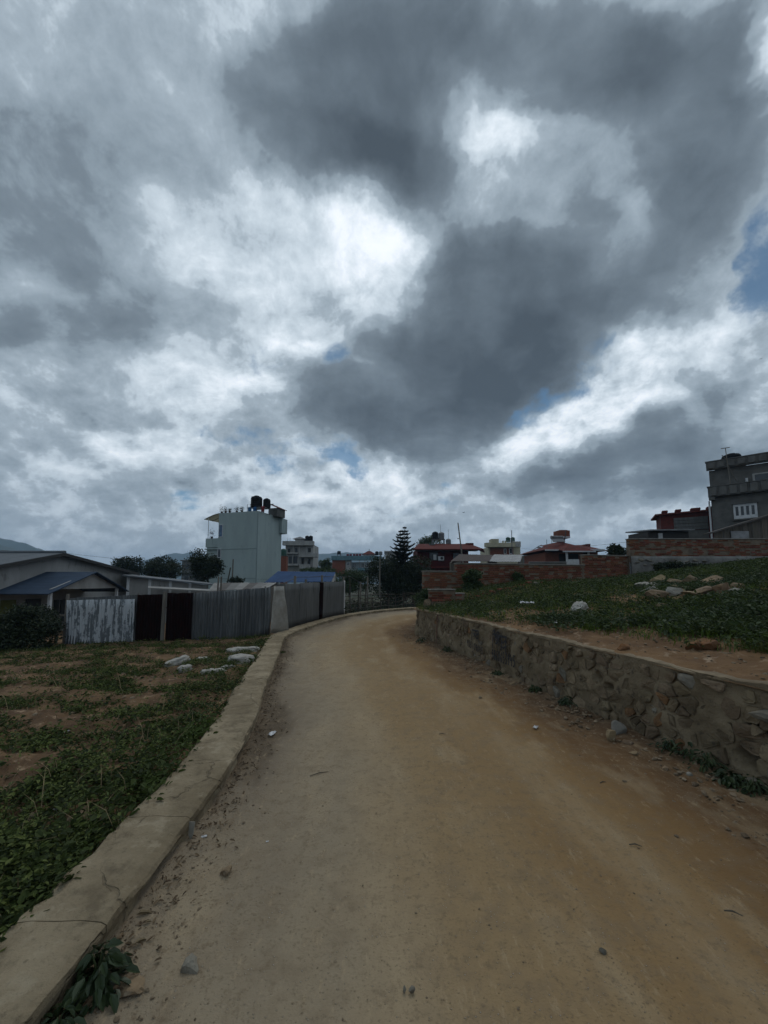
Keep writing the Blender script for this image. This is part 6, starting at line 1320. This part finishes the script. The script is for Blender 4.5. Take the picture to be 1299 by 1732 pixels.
for k, (px, py, hw, hh, m, lb) in enumerate(ROCKS):
    hh *= 1.05; hw *= 1.05; p = bank_at(px, py); s_ = p.y / FPX; me = rock_mesh('rock', (hw * s_, hw * s_ * .8, hh * s_), 40 + k, 1.0, 3); o = link('rock', me, m); o.location = (p.x, p.y, p.z + hh * s_ * .62); o.rotation_euler = (random.uniform(-.15, .15), random.uniform(-.2, .2), random.uniform(-.4, .4)); tag(o, lb, 'rock', 'rocks on the bank')
# loose stones on the road by the wall
LS = [(1048,1238,13,11,rock_pale,'rounded pale boulder at the wall foot'),(1034,1249,9,8,rock_tan,'brown stone leaning on the left of the pale boulder'),(1060,1255,8,6,rock_tan,'flat tan stone just below the pale boulder'),(1074,1276,8,4,rock_tan,'flat stone on the road below the boulder'),(1166,1311,6,4,rock_pale,'pale stone near the broad leaved weeds'),(1126,1301,6,4,rock_tan,'small tan stone lying out from the wall weeds'),(868,1158,8,5,rock_tan,'flat stone by the wall foot under the digits'),
      (320,1633,15,9,stone_grey,'lone grey stone on the road near the lower left weed'),(380,1478,9,5,rock_tan,'small brown stone on the road near the kerb'),(697,1674,5,4,stone_grey,'small dark pebble low in the middle of the road'),(684,1674,3,3,stone_grey,'tiny dark pebble left of the small dark pebble'),(1022,1614,5,4,stone_grey,'dark pebble at lower right of the road')]
for k, (px, py, hw, hh, m, lb) in enumerate(LS):
    p = G(px, py + hh * .5, .0); s_ = p.y / FPX; o = link('loose_stone', rock_mesh('loose_stone', (hw * s_, hw * s_ * .85, hh * s_ * 1.3), 140 + k, .9, 3), m); o.location = (p.x, p.y, road_z(p.x, p.y) + hh * s_ * .5); tag(o, lb, 'stone', 'loose stones on the road')
q = G(215, 1680); o = link('loose_stone', rock_mesh('loose_stone', (.05, .04, .012), 171, .8, 3), rock_tan); o.location = (q.x, q.y, .012); tag(o, 'flat tan shard on the road beside the glossy weed', 'stone', 'loose stones on the road')
# gravel: uncountable
def gravel():
    V = []; F = []; base = [np.array([v.co[:] for v in rock_mesh('tmp', (1, 1, .7), s, 1, 1).vertices]) for s in range(5)]; fc = np.array([p.vertices[:] for p in rock_mesh('tmp', (1, 1, .7), 0, 1, 1).polygons]); n = 0
    def put(x, y, z, s):
        nonlocal n
        b = base[random.randrange(5)]; a = random.uniform(0, 6.28); c, s_ = math.cos(a), math.sin(a); q = np.stack([b[:, 0] * c - b[:, 1] * s_, b[:, 0] * s_ + b[:, 1] * c, b[:, 2] * .7], 1) * s + np.array([[x, y, z + s * .2]]); V.append(q * 1.0); F.append(fc + n); n += len(b)
    for k in range(5200):
        y = 1.2 + 11 * random.random() ** 1.5; side = random.random()
        xk, xw = x_on(kerb_in, y), wall_x(y)
        if side < .45: x = xw - .02 - abs(random.gauss(0, .30)); s = random.choice([.004, .005, .006, .008, .010, .013, .018, .026]) * random.uniform(.7, 1.2)
        elif side < .78: x = xk + .0 + abs(random.gauss(0, .16)); s = random.choice([.003, .004, .005, .007, .010]) * random.uniform(.7, 1.2)
        else: x = random.uniform(xk, xw); s = random.choice([.002, .003, .004, .006]) * random.uniform(.7, 1.2)
        u = (x - xk) / (xw - xk); put(x, y, road_z(x, y) + .045 * max(0, (u - .86) / .16) ** 1.5 + .02 * max(0, (.06 - u) / .08), s)
    for k in range(500):
        y = 2.5 + 5 * random.random(); x = wall_x(y) + random.uniform(.15, 1.2); put(x, y, bank_z(x, y), random.choice([.008, .012, .02]))
    for k in range(700):
        y = 1.5 + 8 * random.random(); x = kerb_x(y) - random.uniform(.3, 4.5); put(x, y, field_z(x, y), random.choice([.008, .012, .018, .03]))
    me = npmesh('gravel', np.concatenate(V), tris=np.concatenate(F)); g = leaf_mat('gravel_stone', (.09, .064, .04), (.22, .168, .112), rough=.95, transl=0.0); tag(link('gravel', me, g), 'scattered gravel and grit along the road edges', 'gravel', kind='stuff')
gravel()
# dry leaves and twigs along the kerb: uncountable
def litter_leaves():
    n = 900; pos = []; 
    for k in range(n):
        y = 1.3 + 9.5 * random.random() ** 1.4; x = x_on(kerb_in, y) + abs(random.gauss(0, .11)) + .01; pos.append((x, y, road_z(x, y) + .018))
    m = leaf_mat('dry_leaves', (.07, .045, .026), (.17, .12, .07), rough=.8, transl=.05); tag(link('dry_leaves', leaf_mesh('dry_leaves', np.array(pos), up_normals(n, .5), rng.uniform(.012, .045, n), .4, .5), m), 'dry brown leaves and twigs lying along the kerb foot', 'litter', kind='stuff')
litter_leaves()
for k, (px, py, L, a, lb) in enumerate(((540,1310,.16,.5,'long thin twig near the kerb left of the road middle'),(1075,1431,.07,-.2,'short dark twig at lower right of the road'),(748,1243,.07,0,'short dark twig in the middle of the road'),(1240,1543,.07,-.4,'dark twig near the right edge of the road'),(1020,1325,.06,.3,'small twig below the wall weeds'))):
    p = G(px, py); t = thing('twig', lb, 'twig', (p.x, p.y, road_z(p.x, p.y) + .006), a, 'twigs on the road'); MB().tube([(-L / 2, 0, 0), (0, .006, .004), (L / 2, -.004, 0)], [.003, .004, .002], 6).build('stem', bark, t)
leafm = mat('dry_leaf', (.20, .155, .09), (.14, .10, .055), 20, .8)
for k, (px, py, L, a, lb) in enumerate(((243,1557,.075,.45,'curled pale dry leaf at the kerb foot'),(238,1608,.06,1.1,'brown dry leaf beside the glossy kerb weed'),(250,1571,.03,.8,'small pale dry leaf near the curled one'))):
    p = G(px, py); o = link('fallen_leaf', leaf_mesh('fallen_leaf', np.array([[0, 0, 0]]), np.array([[0, .3, 1.0]]), np.array([L]), .3, .9, np.array([[math.cos(a), math.sin(a), 0]])), leafm); o.location = (p.x - L / 2, p.y, .028); o.modifiers.new('thickness', 'SOLIDIFY').thickness = .0015; tag(o, lb, 'leaf', 'single dry leaves by the kerb')

# ------------------------------------------------------------------ sacks and litter
def sack(name, label, loc, size, rz, seed, m, tilt=0.0, cat='sack'):
    import bmesh
    bm = bmesh.new(); bmesh.ops.create_uvsphere(bm, u_segments=48, v_segments=30, radius=1.0); off = seed * 7.1
    for v in bm.verts:
        c = v.co.copy(); c = Vector([math.copysign(abs(q) ** .62, q) for q in c]); w = 1 + .22 * mnoise.noise(c * 1.6 + Vector((off, 0, 0))) + .12 * mnoise.noise(c * 4 + Vector((0, off, 0))) + .06 * abs(mnoise.noise(c * 9 + Vector((0, 0, off))))
        pinch = 1 - .35 * smooth(.75, 1.05, c.x); v.co = Vector((c.x * size[0] * w, c.y * size[1] * w * pinch, c.z * size[2] * w * pinch))
    me = bpy.data.meshes.new(name); bm.to_mesh(me); bm.free(); me.polygons.foreach_set('use_smooth', [True] * len(me.polygons)); o = link(name, me, m); o.location = loc; o.rotation_euler = (0, tilt, rz); return tag(o, label, cat, 'sacks dumped in the field')
sack_m = mat('woven_white_sack', (.36, .345, .31), (.26, .245, .215), 7, .85, bump=1.0, bscale=9, c3=(.15, .125, .09))
def fld(px, py):
    d = bearing(px, py)
    for i in range(30, 400):
        y = i * .04; p = Vector((d.x * y / d.y, y, EYE + d.z * y / d.y))
        if p.z <= field_z(p.x, y): return p
    return G(px, py, -.1)
for k, (px, py, sx, sy, sz, rz, tl, lb) in enumerate(((412,1103,.36,.15,.085,.1,0,'long grey-white sack lying nearest the kerb'),(408,1120,.24,.16,.10,-.1,0,'squat white sack just below the long one'),(300,1124,.22,.14,.09,.5,-.3,'crumpled grey sack half buried in weeds, leftmost'),(313,1134,.11,.09,.07,.9,0,'small grey sack lump right below the leftmost sack'),(362,1138,.20,.10,.05,.15,0,'flat white sack in the weeds below the others'),(343,1117,.12,.08,.05,0,0,'small white rag bundle between the sacks'),(386,1130,.12,.07,.04,.4,0,'torn white sack end between the flat and squat sacks'))):
    p = fld(px, py); sack('white_sack', lb, (p.x, p.y, p.z + sz * .35), (sx, sy, sz), rz, k, sack_m, tl)
p = bank_at(981, 1040); o = sack('white_sack', 'grey-white sack standing upright in the bank weeds', (p.x, p.y, p.z + .12), (.15, .11, .10), .6, 11, sack_m, -.6); o['group'] = 'sacks on the bank'
def scrap(name, label, loc, s, seed, m, cat='litter', flat=.35, group=None):
    n = 7; V = []; r_ = random.Random(seed)
    for j in range(n):
        for i in range(n): x, y = (i / (n - 1) - .5) * 2, (j / (n - 1) - .5) * 2; V.append((x * s * (1 + .3 * nz(x * 2, y * 2, seed)), y * s * .6 * (1 + .3 * nz(x * 2, y * 2, seed + 5)), s * flat * (.5 + nz(x * 2.2, y * 2.2, seed + 9))))
    me = bpy.data.meshes.new(name); me.from_pydata(V, [], [(j * n + i, j * n + i + 1, (j + 1) * n + i + 1, (j + 1) * n + i) for j in range(n - 1) for i in range(n - 1)]); o = link(name, me, m); o.location = loc; o.rotation_euler = (0, 0, r_.uniform(0, 3)); o.modifiers.new('thickness', 'SOLIDIFY').thickness = .001; return tag(o, label, cat, group)
plastic = mat('white_plastic', (.50, .50, .50), (.40, .40, .41), 20, .35, spec=.5)
for k, (px, py, s, fn, lb) in enumerate(((906,1232,.036,'road','crushed clear-white wrapper lying on the right side of the road'),(460,1244,.05,'road','crumpled white wrapper near the kerb'),(892,1030,.14,'bank','torn white plastic bag on the bank grass'),(100,1376,.035,'field','small white curl of plastic in the near field'),(940,1062,.06,'bank','pale plastic scrap low on the bank'),(112,1243,.03,'field','tiny white scrap on a soil ridge of the field'),(345,1417,.016,'road','small white paper stub by the kerb'),(452,1425,.008,'road','white speck of paper on the road'))):
    if fn == 'road': p = G(px, py); z = road_z(p.x, p.y) + s * .3
    elif fn == 'bank': p = bank_at(px, py); z = p.z + s * .5 + .05
    else: p = fld(px, py); z = p.z + s * .5 + .02
    scrap('plastic_scrap', lb, (p.x, p.y, z), s, 60 + k, plastic, group='white litter')
q = G(329, 1422); o = MB().add([(-.015, 0, 0), (.015, 0, 0), (.017, .01, .07), (-.017, .01, .07), (0, -.01, -.03)], [(0, 1, 2, 3), (4, 1, 0)]).build('wood_shard', rock_pale); o.location = (x_on(kerb_in, q.y) + .015, q.y, .035); o.modifiers.new('thickness', 'SOLIDIFY').thickness = .004; tag(o, 'pale pointed shard leaning on the kerb face', 'shard')

# ------------------------------------------------------------------ birds
bird_m = mat('bird_feathers', (.015, .015, .017), rough=.8)
def bird(label, px, py, Y, s, bank, rz):
    p = P(px, py, Y); t = thing('bird', label, 'bird', tuple(p), rz, 'birds in the sky'); b = MB(); b.tube([(-.5 * s, 0, 0), (-.32 * s, 0, .02 * s), (0, 0, .03 * s), (.28 * s, 0, .04 * s), (.42 * s, 0, .05 * s), (.52 * s, 0, .03 * s)], [.02 * s, .05 * s, .11 * s, .085 * s, .06 * s, .01 * s], 10)
    for sg in (-1, 1):
        w = [(.18, .05, .04), (.12, .45, .04 + .30 * bank), (-.02, .95, .02 + .42 * bank), (-.16, .55, .02 + .28 * bank), (-.14, .05, .03)]; q = [Vector((x * s, y * s * sg, z * s)) for x, y, z in w]; b.add(q + [v - Vector((0, 0, .02 * s)) for v in q], [(0, 1, 2, 3, 4), (9, 8, 7, 6, 5)] + [(i, (i + 1) % 5, 5 + (i + 1) % 5, 5 + i) for i in range(5)])
    b.add([(-.4 * s, -.03 * s, .01 * s), (-.4 * s, .03 * s, .01 * s), (-.75 * s, .10 * s, 0), (-.75 * s, -.10 * s, 0)], [(0, 1, 2, 3)]); b.build('bird_body', bird_m, t, True)
bird('dark bird flying above the leaning pole', 784, 867, 40, .28, .5, .5); bird('tiny dark bird right of the pale villa', 535, 899, 60, .25, -.3, 1.2); bird('small dark bird high at the right edge of the sky', 1287, 607, 60, .28, .3, .2); bird('tiny dark bird over the arching shrub', 1046, 922, 60, .18, .3, 0); bird('small dark bird perched on the tall brick wall', 1086, 908.5, 16.5, .10, -.6, 1.0)
# roof pots on the teal house
w_, top_, zb_, wx_, ter_ = TH
for k, (x, y, s_, lb) in enumerate(((-4.35, .15, .42, 'tall dark plant at the left roof corner of the teal house'), (-3.9, .15, .24, 'low potted plant second from the left on the teal house roof'), (-3.4, .15, .16, 'tiny potted plant on the teal house roof edge'), (-2.6, .2, .26, 'pale sprawling potted plant mid roof of the teal house'), (-2.0, .2, .24, 'potted plant left of the rail frame on the teal house'), (.12, 4.3, .22, 'small plant on the right rear roof corner of the teal house'))):
    t = thing('potted_plant', lb, 'potted plant', w_(x, y, top_ + .12), 0, 'pots on the teal house roof'); MB().lathe([(.09, 0), (.12, .16), (.13, .18), (.10, .17)], 12).build('pot', mat('clay_pot', (.05, .028, .02), rough=.9), t); n = 120; d = rng.normal(size=(n, 3)); pos = d * s_ * .42 + np.array([[0, 0, .2 + s_ * .6]]); link('foliage', leaf_mesh('foliage', pos, up_normals(n, .8), rng.uniform(.06, .12, n), .5), tree_dk, t)
t = thing('potted_plant', 'dark reddish plant on the terrace parapet of the teal house', 'potted plant', w_(wx_ + .6, .31, ter_), 0, 'pots on the teal house roof'); MB().lathe([(.09, 0), (.12, .16), (.13, .18), (.10, .17)], 12).build('pot', mat('clay_pot', (.16, .06, .035)), t); n = 140; pos = rng.normal(size=(n, 3)) * np.array([[.14, .14, .24]]) + np.array([[0, 0, .5]]); link('foliage', leaf_mesh('foliage', pos, up_normals(n, .8), rng.uniform(.06, .12, n), .5), leaf_mat('reddish_leaves', (.05, .018, .018), (.09, .03, .025)), t)
# ragged timbers by the porch
t = thing('timber_frame', 'rough frame of grey timbers beside the peeling white sheet', 'frame', (-10.35, 12.4, -.45)); 
for a, b, r in (((-.05, 0, 0), (-.02, 0, 1.05), .035), ((.5, .1, 0), (.42, .1, 1.5), .04), ((-.3, -.04, .98), (.55, -.04, 1.02), .03), ((-.25, -.04, .62), (.5, -.04, .70), .02), ((-.2, -.04, .40), (.45, -.04, .38), .02)): MB().tube([a, b], r, 6).build('timber', post_m, t)
# ------------------------------------------------------------------ haze over the valley
hm = bpy.data.materials.new('valley_haze'); hm.use_nodes = True; hm.node_tree.nodes.clear()
pv = hm.node_tree.nodes.new('ShaderNodeVolumePrincipled'); ho = hm.node_tree.nodes.new('ShaderNodeOutputMaterial'); hm.node_tree.links.new(pv.outputs[0], ho.inputs['Volume'])
pv.inputs['Color'].default_value = (.48, .70, .97, 1); pv.inputs['Density'].default_value = 4.2e-4; pv.inputs['Anisotropy'].default_value = .2
hz_o = MB().box(-2000, 2000, -2000, 2000, -14, 138).build('haze', hm); tag(hz_o, 'pale blue haze hanging over the valley', 'haze', kind='stuff')
scn.cycles.max_bounces = 6; scn.cycles.diffuse_bounces = 3; scn.cycles.glossy_bounces = 2; scn.cycles.transmission_bounces = 2; scn.cycles.volume_bounces = 1; scn.cycles.transparent_max_bounces = 4
